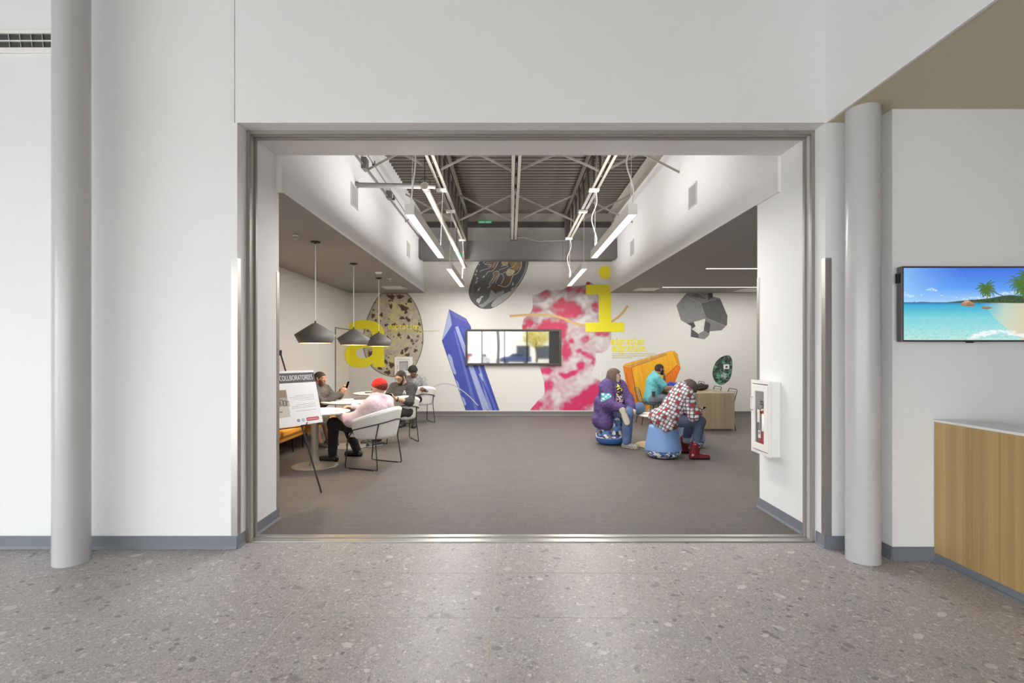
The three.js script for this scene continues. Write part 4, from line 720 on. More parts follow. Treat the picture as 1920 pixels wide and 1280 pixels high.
// ---------------------------------------------------------------- cafe tables
const tableWhite = M([238, 233, 222], 0.4), tableEdge = M([170, 164, 155], 0.5), baseTaupe = M([178, 170, 158], 0.35, { metalness: 0.3 });
const cafe = thing('cafe_table', 'nearest round white cafe table behind the easel sign', 'table', [-2.64, 0, -6.93], 0, 'round cafe tables');
obj('table_top', lathe([[0, 0.741], [0.45, 0.741], [0.457, 0.737], [0.457, 0.722], [0.445, 0.712], [0, 0.712]], 64), tableWhite, cafe);
obj('edge_band', lathe([[0.4575, 0.736], [0.459, 0.734], [0.459, 0.722], [0.4575, 0.72]], 64), tableEdge, cafe);
obj('pedestal', lathe([[0.075, 0.012], [0.062, 0.05], [0.05, 0.12], [0.046, 0.2], [0.046, 0.712]], 36), baseTaupe, cafe);
obj('base_plate', lathe([[0, 0.014], [0.285, 0.012], [0.3, 0.006], [0.3, 0], [0, 0]], 56), baseTaupe, cafe);
dup(cafe, [-2.62, 0, -8.4], 0, 'middle round white cafe table beside the pink hoodie person');
dup(cafe, [-2.62, 0, -10.1], 0, 'farthest round white cafe table under the letter mural');
// tub chairs with a wire frame
function tubChair(label) {
  const t = thing('tub_chair', label, 'chair', [0, 0, 0], 0, 'white tub chairs'), shellMat = M([226, 224, 219], 0.65), wire = M([34, 32, 32], 0.4);
  const top = (a) => 0.80 - 0.18 * Math.pow(Math.abs(a), 1.6), A = 1.95;            // a from -1 (one arm) over the back to 1
  const pos = [], idx = [], n = 56, m = 10;
  const rAt = (a, v) => { const r = 0.235 + 0.075 * Math.pow(v, 0.8); return r * (1 + 0.10 * Math.pow(Math.abs(a), 2)); };
  const point = (a, v, off) => { const th = a * A, r = rAt(a, v) + off; return [Math.sin(th) * r, 0.40 + (top(a) - 0.40) * v, -Math.cos(th) * r - 0.02]; };
  for (const off of [0.018, -0.018]) for (let i = 0; i <= n; i++) for (let j = 0; j <= m; j++) pos.push(...point(i / n * 2 - 1, j / m, off));
  const id = (s, i, j) => s * (n + 1) * (m + 1) + i * (m + 1) + j;
  for (let i = 0; i < n; i++) for (let j = 0; j < m; j++) { idx.push(id(0, i, j), id(0, i, j + 1), id(0, i + 1, j), id(0, i + 1, j), id(0, i, j + 1), id(0, i + 1, j + 1)); idx.push(id(1, i, j), id(1, i + 1, j), id(1, i, j + 1), id(1, i + 1, j), id(1, i + 1, j + 1), id(1, i, j + 1)); }
  for (let i = 0; i < n; i++) { idx.push(id(0, i, m), id(1, i, m), id(0, i + 1, m), id(0, i + 1, m), id(1, i, m), id(1, i + 1, m)); idx.push(id(0, i, 0), id(0, i + 1, 0), id(1, i, 0), id(0, i + 1, 0), id(1, i + 1, 0), id(1, i, 0)); }
  for (const i of [0, n]) for (let j = 0; j < m; j++) idx.push(id(0, i, j), id(1, i, j), id(0, i, j + 1), id(0, i, j + 1), id(1, i, j), id(1, i, j + 1));
  const g = new THREE.BufferGeometry(); g.setAttribute('position', new THREE.Float32BufferAttribute(pos, 3)); g.setIndex(idx); g.computeVertexNormals();
  const rim = tube(Array.from({ length: 29 }, (_, i) => new THREE.Vector3(...point(i / 14 - 1, 1, 0))), 0.018, 70);
  obj('shell', [g, rim], shellMat, t).material.side = THREE.DoubleSide;
  obj('seat', [lathe([[0, 0.40], [0.2, 0.395], [0.235, 0.41], [0.24, 0.44], [0.22, 0.46], [0, 0.468]], 40).scale(1.05, 1, 1.05).translate(0, 0, 0.01), cb(0.42, 0.06, 0.2, 0, 0.43, 0.15, 0.028)], shellMat, t);
  const hoop = Array.from({ length: 25 }, (_, i) => { const a = (i / 12 - 1) * 0.97; return new THREE.Vector3(...point(a, 0.62 - 0.10 * Math.abs(a), 0.026)); });
  obj('wire_hoop', tube(hoop, 0.0075, 80), wire, t);
  for (const s of [-1, 1]) {
    const f = point(s * 0.97, 0.52, 0.026), b = point(s * 0.42, 0.58, 0.026);
    obj('sled_frame', bentTube([new THREE.Vector3(...f), new THREE.Vector3(s * 0.262, 0.40, 0.2), new THREE.Vector3(s * 0.27, 0.008, 0.24), new THREE.Vector3(s * 0.26, 0.008, -0.24), new THREE.Vector3(s * 0.235, 0.4, -0.19), new THREE.Vector3(...b)], 0.0075, 0.03), wire, t);
    for (const [gx, gz] of [[0.269, 0.2], [0.261, -0.2]]) obj('glide', cb(0.014, 0.006, 0.03, s * gx, 0.003, gz), offWhite, t);
  }
  obj('under_bar', bar(new THREE.Vector3(-0.25, 0.385, 0.14), new THREE.Vector3(0.25, 0.385, 0.14), 0.0075), wire, t);
  return t;
}
const facing = (fx, fd) => Math.atan2(fx, -fd);      // turn of a thing whose front is +z towards (x, depth)
const chair1 = tubChair('white tub chair under the pink hoodie person'); chair1.position.copy(V(-1.84, 0, 6.95)); chair1.rotation.y = facing(-0.93, 0.37); chair1.scale.set(1.06, 1, 1.06);
dup(chair1, [-1.93, 0, -8.86], facing(-0.5, -0.87), 'white tub chair under the bearded man');
dup(chair1, [-2.0, 0, -11.25], facing(-0.5, -0.86), 'far white tub chair near the back wall');
// ---------------------------------------------------------------- orange sofas
const orange = M([214, 146, 36], 0.75, { sheen: 0.3, sheenColor: new THREE.Color(0.9, 0.6, 0.3) });
function sofa(len, label, pos) {
  const t = thing('sofa', label, 'sofa', pos, 0, 'orange sofas along the left wall');
  obj('base', cb(0.64, 0.09, len - 0.03, 0.34, 0.285, 0, 0.03), orange, t);
  const n = 2; for (let i = 0; i < n; i++) obj('seat_cushion', cb(0.68, 0.13, len / n - 0.012, 0.36, 0.375, (i - (n - 1) / 2) * len / n, 0.05), orange, t);
  for (let i = 0; i < n; i++) obj('back_cushion', new RoundedBoxGeometry(0.16, 0.36, len / n - 0.012, 3, 0.06).rotateZ(0.12).translate(0.1, 0.60, (i - (n - 1) / 2) * len / n), orange, t);
  for (const sz of [-1, 1]) for (const x of [0.1, 0.55]) obj('leg', cyl(0.012, 0.014, 0.25, x, 0, sz * (len / 2 - 0.16), 12), black, t);
}
sofa(1.75, 'orange sofa half hidden by the sign board', [XROOML + 0.02, 0, -7.2]);
sofa(1.6, 'orange sofa under the man in the dark sweater', [XROOML + 0.02, 0, -8.92]);
// ---------------------------------------------------------------- stools
const confetti = canvas(1024, 512, (g, w, h) => {
  g.fillStyle = rgb([205, 204, 208]); g.fillRect(0, 0, w, h); const R = 21, cols = [[236, 236, 238], [236, 236, 238], [222, 222, 226], [52, 50, 56], [64, 62, 70], [74, 88, 158], [92, 142, 204], [56, 74, 140], [120, 116, 118]];
  const dx = w / 28, dy = h / 16; for (let j = 0; j < 17; j++) for (let i = 0; i < 29; i++) { const x = (i + (j % 2) / 2) * dx, y = j * dy; g.fillStyle = rgb(cols[Math.floor(rnd() * cols.length)]); if (i === 28) continue; for (const o of [0, -w]) { g.beginPath(); for (let k = 0; k < 6; k++) g.lineTo(x + o + R * Math.cos(k * 1.0472 + 0.52), y + R * 0.98 * Math.sin(k * 1.0472 + 0.52)); g.fill(); } }
});
const conf1 = confetti.clone(); conf1.repeat.set(1.0, 0.85); conf1.needsUpdate = true; const conf2 = confetti.clone(); conf2.repeat.set(1.35, 0.42); conf2.needsUpdate = true;
const printBody = M(0xffffff, 0.6, { map: conf1 }), printBand = M(0xffffff, 0.6, { map: conf2 }), blueV = M([110, 140, 186], 0.5), greyBlue = M([128, 142, 162], 0.5), royal = M([64, 104, 172], 0.5);
function stool(pos, label, upper, lower) {
  const t = thing('stool', label, 'stool', pos, 0, 'tapered upholstered stools');
  obj('upper_cover', lathe([[0.262, 0.115], [0.262, 0.14], [0.25, 0.2], [0.225, 0.34], [0.208, 0.435], [0.196, 0.463], [0.172, 0.474], [0, 0.478]], 56), upper, t);
  obj('lower_band', lathe([[0.17, 0.012], [0.2, 0.018], [0.236, 0.05], [0.258, 0.09], [0.2625, 0.116]], 56), lower, t);
  obj('seam', new THREE.TorusGeometry(0.2625, 0.003, 6, 56).rotateX(Math.PI / 2).translate(0, 0.116, 0), upper === printBody ? lower : upper, t);
  for (let i = 0; i < 4; i++) obj('foot', cyl(0.02, 0.02, 0.014, 0.14 * Math.cos(i * 1.57 + 0.8), 0, 0.14 * Math.sin(i * 1.57 + 0.8), 14), black, t);
}
stool([1.70, 0, -8.62], 'stool with hexagon print upper under the purple jacket woman', printBody, royal);
stool([2.25, 0, -7.52], 'blue stool with hexagon print band under the plaid shirt person', blueV, printBand);
stool([2.92, 0, -8.37], 'empty grey-blue stool behind the plaid shirt person', greyBlue, printBand);
{
  const t = thing('coffee_table', 'low round white coffee table between the stools', 'table', [2.45, 0, -8.45]);
  obj('table_top', lathe([[0, 0.515], [0.33, 0.515], [0.345, 0.508], [0.345, 0.498], [0.33, 0.49], [0, 0.49]], 56), tableWhite, t);
  obj('pedestal', cyl(0.03, 0.025, 0.48, 0, 0.012, 0, 24), offWhite, t);
  obj('base_plate', lathe([[0, 0.022], [0.36, 0.02], [0.372, 0.012], [0.372, 0], [0, 0]], 56), M([206, 180, 138], 0.5), t);
}
// ---------------------------------------------------------------- long wooden table with wire chairs
const greyOak = M(0xffffff, 0.55, { map: woodTex([158, 140, 112], [128, 112, 90], [176, 158, 128]) });
{
  const t = thing('wooden_table', 'long grey-oak waterfall table at the right', 'table', [3.86, 0, -11.1]);
  obj('table_top', metric(cb(1.06, 0.04, 2.2, 0, 0.72, 0, 0.003)), greyOak, t);
  obj('end_panel', metric(cb(1.06, 0.66, 0.04, 0, 0.37, 1.08, 0.003)), greyOak, t); obj('end_panel', metric(cb(1.06, 0.66, 0.04, 0, 0.37, -1.08, 0.003)), greyOak, t);
  obj('plinth', [cb(0.98, 0.04, 0.03, 0, 0.02, 1.07), cb(0.98, 0.04, 0.03, 0, 0.02, -1.07)], M([96, 88, 78], 0.6), t);
}
const wireGrey = M([96, 94, 92], 0.45), legBlack = M([36, 34, 34], 0.45);
function wireChair(pos, turn, label, back) {
  const t = thing('wire_chair', label, 'chair', pos, turn, 'grey wire chairs at the wooden table');
  const P = (x, y, z) => new THREE.Vector3(x, y, z), H = back;
  obj('frame', [bentTube([P(-0.2, 0.45, 0.2), P(-0.2, 0.44, -0.16), P(-0.2, 0.55, -0.2), P(-0.19, H, -0.27), P(0.19, H, -0.27), P(0.2, 0.55, -0.2), P(0.2, 0.44, -0.16), P(0.2, 0.45, 0.2)], 0.009, 0.04), bar(P(-0.2, 0.45, 0.2), P(0.2, 0.45, 0.2), 0.009)], wireGrey, t);
  const slats = []; for (let k = 0; k < 9; k++) slats.push(flatBar(P(-0.2, 0.443 + 0.001 * k, 0.17 - k * 0.04), P(0.2, 0.443 + 0.001 * k, 0.17 - k * 0.04), 0.02, 0.006)); for (let k = 0; k < 9; k++) { const y = 0.49 + k * (H - 0.05 - 0.49) / 8; slats.push(flatBar(P(-0.2, y, -0.19 - (y - 0.49) * 0.22), P(0.2, y, -0.19 - (y - 0.49) * 0.22), 0.006, 0.018)); }
  obj('slat_shell', slats, wireGrey, t);
  for (const sx of [-1, 1]) for (const sz of [-1, 1]) obj('leg', bar(P(sx * 0.17, 0.44, sz * 0.14), P(sx * 0.24, 0.0, sz * 0.22), 0.009), legBlack, t);
}
wireChair([3.0, 0, -11.05], facing(1, 0.02), 'grey wire chair under the teal polo man', 0.78);
[[4.2, 10.25, 0.805, 'nearest grey wire chair on the far side of the wooden table'], [4.21, 11.02, 0.805, 'second grey wire chair along the far side of the wooden table'], [4.2, 11.7, 0.805, 'third grey wire chair along the far side of the wooden table'], [4.3, 12.2, 0.84, 'grey wire chair at the back end of the wooden table']].forEach(([x, d, h, label]) => wireChair([x, 0, -d], facing(-1, 0), label, h));
// ---------------------------------------------------------------- people: smooth fields meshed with surface nets
const smin = (a, b, k) => { const h = Math.max(k - Math.abs(a - b), 0) / k; return Math.min(a, b) - h * h * k * 0.25; };
function capsule(a, b, ra, rb) {
  const ax = a.x, ay = a.y, az = a.z, bx_ = b.x - ax, by_ = b.y - ay, bz_ = b.z - az, L = bx_ * bx_ + by_ * by_ + bz_ * bz_ || 1e-9;
  return (x, y, z) => { const px = x - ax, py = y - ay, pz = z - az; let h = (px * bx_ + py * by_ + pz * bz_) / L; h = h < 0 ? 0 : h > 1 ? 1 : h; const qx = px - bx_ * h, qy = py - by_ * h, qz = pz - bz_ * h; return Math.sqrt(qx * qx + qy * qy + qz * qz) - (ra + (rb - ra) * h); };
}
const union = (list, k) => (x, y, z) => { let d = 1e3; for (let i = 0; i < list.length; i++) d = smin(d, list[i](x, y, z), k); return d; };
function mesher(f, lo, hi, cell, color) {
  const n = [0, 1, 2].map((i) => Math.ceil((hi[i] - lo[i]) / cell / 4) * 4 + 1), [nx, ny, nz] = n, F = new Float32Array(nx * ny * nz), at = (i, j, k) => (k * ny + j) * nx + i, B = 4, reach = cell * B * 0.9;
  for (let k = 0; k < nz; k += B) for (let j = 0; j < ny; j += B) for (let i = 0; i < nx; i += B) {
    const c = f(lo[0] + (i + 1.5) * cell, lo[1] + (j + 1.5) * cell, lo[2] + (k + 1.5) * cell), far = Math.abs(c) > reach * 1.25;
    for (let c2 = k; c2 < Math.min(k + B, nz); c2++) for (let b = j; b < Math.min(j + B, ny); b++) for (let a = i; a < Math.min(i + B, nx); a++) F[at(a, b, c2)] = far ? c : f(lo[0] + a * cell, lo[1] + b * cell, lo[2] + c2 * cell);
  }
  const vid = new Int32Array(nx * ny * nz).fill(-1), P = [], N = [], I = [];
  for (let k = 0; k < nz - 1; k++) for (let j = 0; j < ny - 1; j++) for (let i = 0; i < nx - 1; i++) {
    let mask = 0; const v = []; for (let q = 0; q < 8; q++) { const d = F[at(i + (q & 1), j + (q >> 1 & 1), k + (q >> 2))]; v.push(d); if (d < 0) mask |= 1 << q; }
    if (mask === 0 || mask === 255) continue;
    let sx = 0, sy = 0, sz = 0, c = 0;
    for (let q = 0; q < 8; q++) for (const e of [1, 2, 4]) { if (q & e) continue; const r = q | e, a = v[q], b = v[r]; if ((a < 0) === (b < 0)) continue; const t = a / (a - b); sx += (q & 1) + (e === 1 ? t : 0); sy += (q >> 1 & 1) + (e === 2 ? t : 0); sz += (q >> 2) + (e === 4 ? t : 0); c++; }
    vid[at(i, j, k)] = P.length / 3; P.push(lo[0] + (i + sx / c) * cell, lo[1] + (j + sy / c) * cell, lo[2] + (k + sz / c) * cell);
  }
  for (let k = 1; k < nz - 1; k++) for (let j = 1; j < ny - 1; j++) for (let i = 1; i < nx - 1; i++) {
    const a = F[at(i, j, k)] < 0;
    const quad = (p, q, r, s, flip) => { if (p < 0 || q < 0 || r < 0 || s < 0) return; if (flip) I.push(p, r, q, p, s, r); else I.push(p, q, r, p, r, s); };
    if (a !== F[at(i + 1, j, k)] < 0) quad(vid[at(i, j - 1, k - 1)], vid[at(i, j, k - 1)], vid[at(i, j, k)], vid[at(i, j - 1, k)], !a);
    if (a !== F[at(i, j + 1, k)] < 0) quad(vid[at(i - 1, j, k - 1)], vid[at(i - 1, j, k)], vid[at(i, j, k)], vid[at(i, j, k - 1)], !a);
    if (a !== F[at(i, j, k + 1)] < 0) quad(vid[at(i - 1, j - 1, k)], vid[at(i, j - 1, k)], vid[at(i, j, k)], vid[at(i - 1, j, k)], !a);
  }
  const C = [], e = cell * 0.6; for (let i = 0; i < P.length; i += 3) { const x = P[i], y = P[i + 1], z = P[i + 2], gx = f(x + e, y, z) - f(x - e, y, z), gy = f(x, y + e, z) - f(x, y - e, z), gz = f(x, y, z + e) - f(x, y, z - e), l = Math.hypot(gx, gy, gz) || 1; N.push(gx / l, gy / l, gz / l); if (color) C.push(...color(x, y, z)); }
  const g = new THREE.BufferGeometry(); g.setAttribute('position', new THREE.Float32BufferAttribute(P, 3)); g.setAttribute('normal', new THREE.Float32BufferAttribute(N, 3)); if (color) g.setAttribute('color', new THREE.Float32BufferAttribute(C, 3)); g.setIndex(I); return g;
}
const lin = (c) => { const k = new THREE.Color(rgb(c)); return [k.r, k.g, k.b]; };
const boxOf = (pts, pad) => [['x', 'y', 'z'].map((a) => Math.min(...pts.map((p) => p[a])) - pad), ['x', 'y', 'z'].map((a) => Math.max(...pts.map((p) => p[a])) + pad)];
const lerp = (a, b, t) => a.clone().lerp(b, t);
function frame(fwd, up) { const f = fwd.clone().normalize(), r = f.clone().cross(up).normalize(), u = r.clone().cross(f).normalize(); return { f, r, u }; }

function handField(w, dir, normal, side, curl, s = 1) { // w: wrist; normal: out of the palm; side: +1 when the thumb lies along dir x normal
  const d = dir.clone().normalize(), n = normal.clone().addScaledVector(d, -normal.dot(d)).normalize(), t = d.clone().cross(n).normalize().multiplyScalar(side), parts = [], pts = [w.clone()];
  const at = (a, b, c) => w.clone().addScaledVector(d, a * s).addScaledVector(t, b * s).addScaledVector(n, c * s);
  const len = [0.068, 0.078, 0.072, 0.056], off = [0.03, 0.01, -0.01, -0.028];
  parts.push(capsule(at(-0.02, 0, 0), at(0.02, 0, 0), 0.026 * s, 0.024 * s));
  off.forEach((o, i) => {
    const k = at(0.088 - Math.abs(i - 1.2) * 0.005, o, 0); parts.push(capsule(at(0.012, o * 0.5, 0), k, 0.016 * s, 0.012 * s));
    let p = k, a = 0.15; for (let j = 0; j < 3; j++) { a += curl * [0.7, 1.0, 0.7][j] + 0.1; const l = len[i] * s * [0.46, 0.31, 0.23][j], q = p.clone().addScaledVector(d, Math.cos(a) * l).addScaledVector(n, Math.sin(a) * l); parts.push(capsule(p, q, (0.0105 - j * 0.001) * s, (0.0098 - j * 0.001) * s)); p = q; } pts.push(p);
  });
  const b = at(0.02, 0.026, 0.006), m = at(0.055, 0.052, 0.016), e = at(0.082, 0.05 - 0.02 * curl, 0.03); parts.push(capsule(b, m, 0.014 * s, 0.011 * s), capsule(m, e, 0.011 * s, 0.009 * s)); pts.push(m, e);
  return { f: union(parts, 0.008), pts };
}
function person(o) {
  const J = o.joints, w = o.build ?? 1, root = thing('person', o.label, 'person', o.base.toArray()), off = o.base.clone().negate();
  const put = (name, g, mat, parent = root) => { g.translate(off.x, off.y, off.z); return obj(name, g, mat, parent); };
  const colored = (rough = 0.8, extra) => new THREE.MeshPhysicalMaterial({ vertexColors: true, roughness: rough, ...extra });
  const hipM = lerp(J.hipL, J.hipR, 0.5), shM = lerp(J.shL, J.shR, 0.5), S = o.scale ?? 1;
  const in_ = (p, t) => lerp(p, shM, t);
  const torso = (e) => { const R = 0.108 * w + e, mid = lerp(hipM, shM, 0.45).add(o.belly ?? new THREE.Vector3()); return [capsule(lerp(J.hipL, hipM, 0.2), lerp(J.hipR, hipM, 0.2), 0.112 * w + e, 0.112 * w + e), capsule(lerp(J.hipL, hipM, 0.25), lerp(lerp(hipM, shM, 0.5), J.shL, 0.35), R, R), capsule(lerp(J.hipR, hipM, 0.25), lerp(lerp(hipM, shM, 0.5), J.shR, 0.35), R, R), capsule(mid, lerp(hipM, shM, 0.8), 0.122 * w + e, 0.115 * w + e), capsule(in_(J.shL, 0.35).lerp(hipM, 0.18), in_(J.shR, 0.35).lerp(hipM, 0.18), 0.10 * w + e, 0.10 * w + e), capsule(J.shL, J.neck, 0.055 * S + e, 0.05 * S + e), capsule(J.shR, J.neck, 0.055 * S + e, 0.05 * S + e), capsule(lerp(hipM, shM, 0.7), J.neck, 0.1 * w + e, 0.055 + e)]; };
  const upper = (s, e, t = 1) => capsule(J['sh' + s], lerp(J['sh' + s], J['el' + s], t), 0.054 * S + e, (0.054 - 0.012 * t) * S + e);
  const fore = (s, e, t = 1) => capsule(J['el' + s], lerp(J['el' + s], J['wr' + s], t), 0.042 * S + e, (0.042 - 0.014 * t) * S + e);
  const thigh = (s, e, t = 1) => capsule(J['hip' + s], lerp(J['hip' + s], J['kn' + s], t), 0.088 * w + e, (0.088 * w) + (0.06 - 0.088 * w) * t + e);
  const shin = (s, e, t = 1) => capsule(J['kn' + s], lerp(J['kn' + s], J['an' + s], t), 0.056 + e, 0.056 - 0.018 * t + e);
  // head
  const H = frame(o.face, o.up ?? new THREE.Vector3(0, 1, 0)), hc = J.head, q = (r, u, f) => hc.clone().addScaledVector(H.r, r).addScaledVector(H.u, u).addScaledVector(H.f, f);
  const loc = (x, y, z) => { const a = x - hc.x, b = y - hc.y, c = z - hc.z; return [a * H.r.x + b * H.r.y + c * H.r.z, a * H.u.x + b * H.u.y + c * H.u.z, a * H.f.x + b * H.f.y + c * H.f.z]; };
  const cran = (e) => (x, y, z) => { const [r, u, f] = loc(x, y, z), a = r / (0.074 + e), b = (u - 0.03) / (0.086 + e), c = (f + 0.012) / (0.096 + e); return (Math.sqrt(a * a + b * b + c * c) - 1) * (0.083 + e); };
  const jaw = (e) => capsule(q(0, -0.012, 0.03), q(0, -0.076, 0.05), 0.062 + e, 0.036 + e);
  const headParts = [cran(0), jaw(0), capsule(q(0, 0.012, 0.085), q(0, -0.026, 0.104), 0.008, 0.0135), capsule(q(-0.034, 0.03, 0.07), q(0.034, 0.03, 0.07), 0.014, 0.014), capsule(q(-0.016, -0.055, 0.083), q(0.016, -0.055, 0.083), 0.009, 0.009), capsule(q(-0.076, 0.016, -0.004), q(-0.076, -0.02, 0.002), 0.013, 0.009), capsule(q(0.076, 0.016, -0.004), q(0.076, -0.02, 0.002), 0.013, 0.009), capsule(J.neck, q(0, -0.04, -0.02), 0.056, 0.05)];
  const head = mesher(union(headParts, 0.014), ...boxOf([q(0, 0.12, 0), q(0, -0.11, 0), q(0.09, 0, 0), q(-0.09, 0, 0), q(0, 0, 0.12), q(0, 0, -0.11), J.neck], 0.03), 0.005);
  const all = Object.values(J), B = boxOf([...all, ...(o.top.extra ?? []).flatMap((c) => [c[0], c[1]])], 0.17);
  const feet = [];
  for (const s of ['L', 'R']) { const a = J['an' + s], t = o.toes[s].clone().normalize(), fl = o.flat?.[s] ?? true; const down = fl ? new THREE.Vector3(0, -1, 0) : o.sole[s].clone().addScaledVector(t, -o.sole[s].dot(t)).normalize(); feet.push({ s, heel: a.clone().addScaledVector(t, -0.035).addScaledVector(down, 0.045), toe: a.clone().addScaledVector(t, 0.165).addScaledVector(down, 0.055), a, t, down, fl }); }
  const bodyF = union([...torso(-0.004), ...['L', 'R'].flatMap((s) => [upper(s, 0), fore(s, 0), thigh(s, 0), shin(s, 0)]), capsule(J.neck, q(0, -0.04, -0.02), 0.055, 0.05), ...feet.map((f) => capsule(f.heel, f.toe, 0.026, 0.02)), ...feet.map((f) => capsule(f.a, f.heel, 0.036, 0.027))], 0.03);
  const body = mesher(bodyF, ...B, 0.013);
  const hands = ['L', 'R'].map((s) => { const h = o.hands[s], k = handField(J['wr' + s], h.dir, h.palm, h.side ?? (s === 'L' ? 1 : -1), h.curl ?? 0.5, o.handScale ?? 1); return mesher(k.f, ...boxOf(k.pts, 0.035), 0.0045); });
  put('body', mergeGeometries([body, head, ...hands].map(prep)), M(o.skin, 0.6));
  // face details
  const eyeW = M([226, 220, 214], 0.3), eyeD = M([40, 28, 24], 0.3), lip = M(o.lip ?? o.skin.map((v, i) => v * [0.8, 0.62, 0.62][i]), 0.5);
  for (const s of [-1, 1]) { const e = put('eye', new THREE.SphereGeometry(0.011, 14, 10).translate(...q(s * 0.031, 0.01, 0.077).toArray()), eyeW); put('pupil', new THREE.SphereGeometry(0.006, 10, 8).translate(...q(s * 0.031, 0.009, 0.0835).toArray()), eyeD, e); put('eyebrow', bar(q(s * 0.017, 0.034, 0.088), q(s * 0.047, 0.035, 0.076), 0.0045), M(o.hair.color ?? [40, 30, 26], 0.9)); }
  put('mouth', bar(q(-0.02, -0.055, 0.09), q(0.02, -0.055, 0.09), 0.0045), lip);
  // hair
  const hc0 = lin(o.hair.color), rough = (x, y, z, a) => a * (noise(x * 60, y * 45, z * 60) + 0.5 * noise(x * 130, y * 90, z * 130));
  const hr = o.hair, hairF = (x, y, z) => {
    const [r, u, f] = loc(x, y, z); let d;
    if (hr.style === 'bob') {
      const a = r / 0.112, b = (u + 0.03) / 0.155, c = (f + 0.02) / 0.118; d = Math.min(cran(0.022)(x, y, z), (Math.sqrt(a * a + b * b + c * c) - 1) * 0.118);
      const cut = Math.max(0.038 - f, u - 0.062 - (0.05 - Math.abs(r)) * 0.3); d = Math.max(d, -cut, -(u + 0.14));
    } else if (hr.style === 'shaggy') {
      const a = r / 0.105, b = (u + 0.02) / 0.14, c = (f + 0.005) / 0.12; d = Math.min(cran(0.024)(x, y, z), (Math.sqrt(a * a + b * b + c * c) - 1) * 0.11); d = Math.max(d, -Math.max(Math.abs(r) - 0.05, 0.055 - f, u - 0.05));
    } else { d = cran(hr.thick ?? 0.012)(x, y, z); const line = (hr.line ?? 0.058) + (f - 0.07) * (hr.slope ?? 1.15); d = Math.max(d, (line - u) / 1.5, (hr.nape ?? -0.075) - u); }
    return d - rough(x, y, z, hr.rough ?? 0.003);
  };
  put('hair', mesher(hairF, ...boxOf([q(0, 0.16, 0), q(0, -0.2, 0), q(0.14, 0, 0), q(-0.14, 0, 0), q(0, 0, 0.14), q(0, 0, -0.15)], 0.02), 0.005, (x, y, z) => { const [, u] = loc(x, y, z); const n = 1 + 0.35 * noise(x * 150, y * 40, z * 150); return (hr.fade && u < (hr.fadeAt ?? 0.03) + 0.01 * noise(x * 60, y * 60, z * 60) ? lin(hr.fade) : hc0).map((v) => v * n); }), colored(0.75));
  if (o.beard) put('beard', mesher((x, y, z) => { const [r, u, f] = loc(x, y, z); return Math.max(jaw(o.beardThick ?? 0.003)(x, y, z), u + 0.028 - (Math.abs(r) - 0.03) * 0.9, 0.0 - f, -Math.max(Math.hypot(r / 0.024, (u + 0.055) / 0.01) - 1, 0) * 0 + (Math.hypot(r / 0.022, (u + 0.054) / 0.009) < 1 ? 0.02 : -1)) - rough(x, y, z, 0.002); }, ...boxOf([q(0.08, 0, 0.1), q(-0.08, -0.12, 0)], 0.03), 0.0045, () => lin(o.beard)), colored(0.85));
  if (o.glasses) { const gm = M(o.glasses, 0.3), ring = (s) => new THREE.TorusGeometry(0.022, 0.0018, 8, 24).applyMatrix4(new THREE.Matrix4().makeBasis(H.r, H.u, H.f).setPosition(q(s * 0.032, 0.008, 0.096))); put('glasses', merge([ring(1), ring(-1), bar(q(-0.01, 0.012, 0.098), q(0.01, 0.012, 0.098), 0.0026), bar(q(0.054, 0.012, 0.094), q(0.08, 0.012, 0.0), 0.0026), bar(q(-0.054, 0.012, 0.094), q(-0.08, 0.012, 0.0), 0.0026)]), gm); }
  // clothes
  const T = o.top, e = T.loose ?? 0.016, arms = ['L', 'R'].flatMap((s) => T.sleeve === 'short' ? [upper(s, e + 0.006, 0.72)] : T.sleeve === 'rolled' ? [upper(s, e), fore(s, e, 0.25)] : [upper(s, e + (T.puff ?? 0)), fore(s, e + (T.puff ?? 0), 0.96)]);
  const extra = (T.extra ?? []).map((c) => capsule(...c)), topU = union([...torso(e), ...extra, ...arms], T.soft ?? 0.035), wr = T.wrinkle ?? 0.004;
  const neckCut = capsule(J.neck.clone().addScaledVector(H.f, 0.02), q(0, 0, 0), 0.06, 0.11);
  const topF = (x, y, z) => Math.max(topU(x, y, z) + wr * (1.7 * noise(x * 11 + y * 5, y * 8, z * 11) + 0.9 * noise(x * 22, y * 30 - x * 12, z * 22)), -neckCut(x, y, z));
  put(T.name ?? 'shirt', mesher(topF, ...B, T.cell ?? 0.011, T.color), colored(T.rough ?? 0.85));
  if (T.hood) put('hood', mesher(union(T.hood.map((c) => capsule(...c)), 0.05), ...boxOf(T.hood.flatMap((c) => [c[0], c[1]]), 0.16), 0.009, T.color), colored(0.9));
  const G = o.legs, ge = G.loose ?? 0.014, legParts = [capsule(J.hipL, J.hipR, 0.112 * w + ge * 0.7, 0.112 * w + ge * 0.7), ...['L', 'R'].flatMap((s) => G.short ? [thigh(s, ge), shin(s, ge + 0.012, 0.16)] : [thigh(s, ge), shin(s, ge + (G.flare ?? 0), G.len ?? 0.95)])];
  const legU = union(legParts, 0.03), legF = (x, y, z) => legU(x, y, z) + 0.006 * noise(x * 16, y * 20 + x * 8, z * 16);
  put(G.short ? 'shorts' : 'trousers', mesher(legF, ...B, 0.011, G.color), colored(0.9));
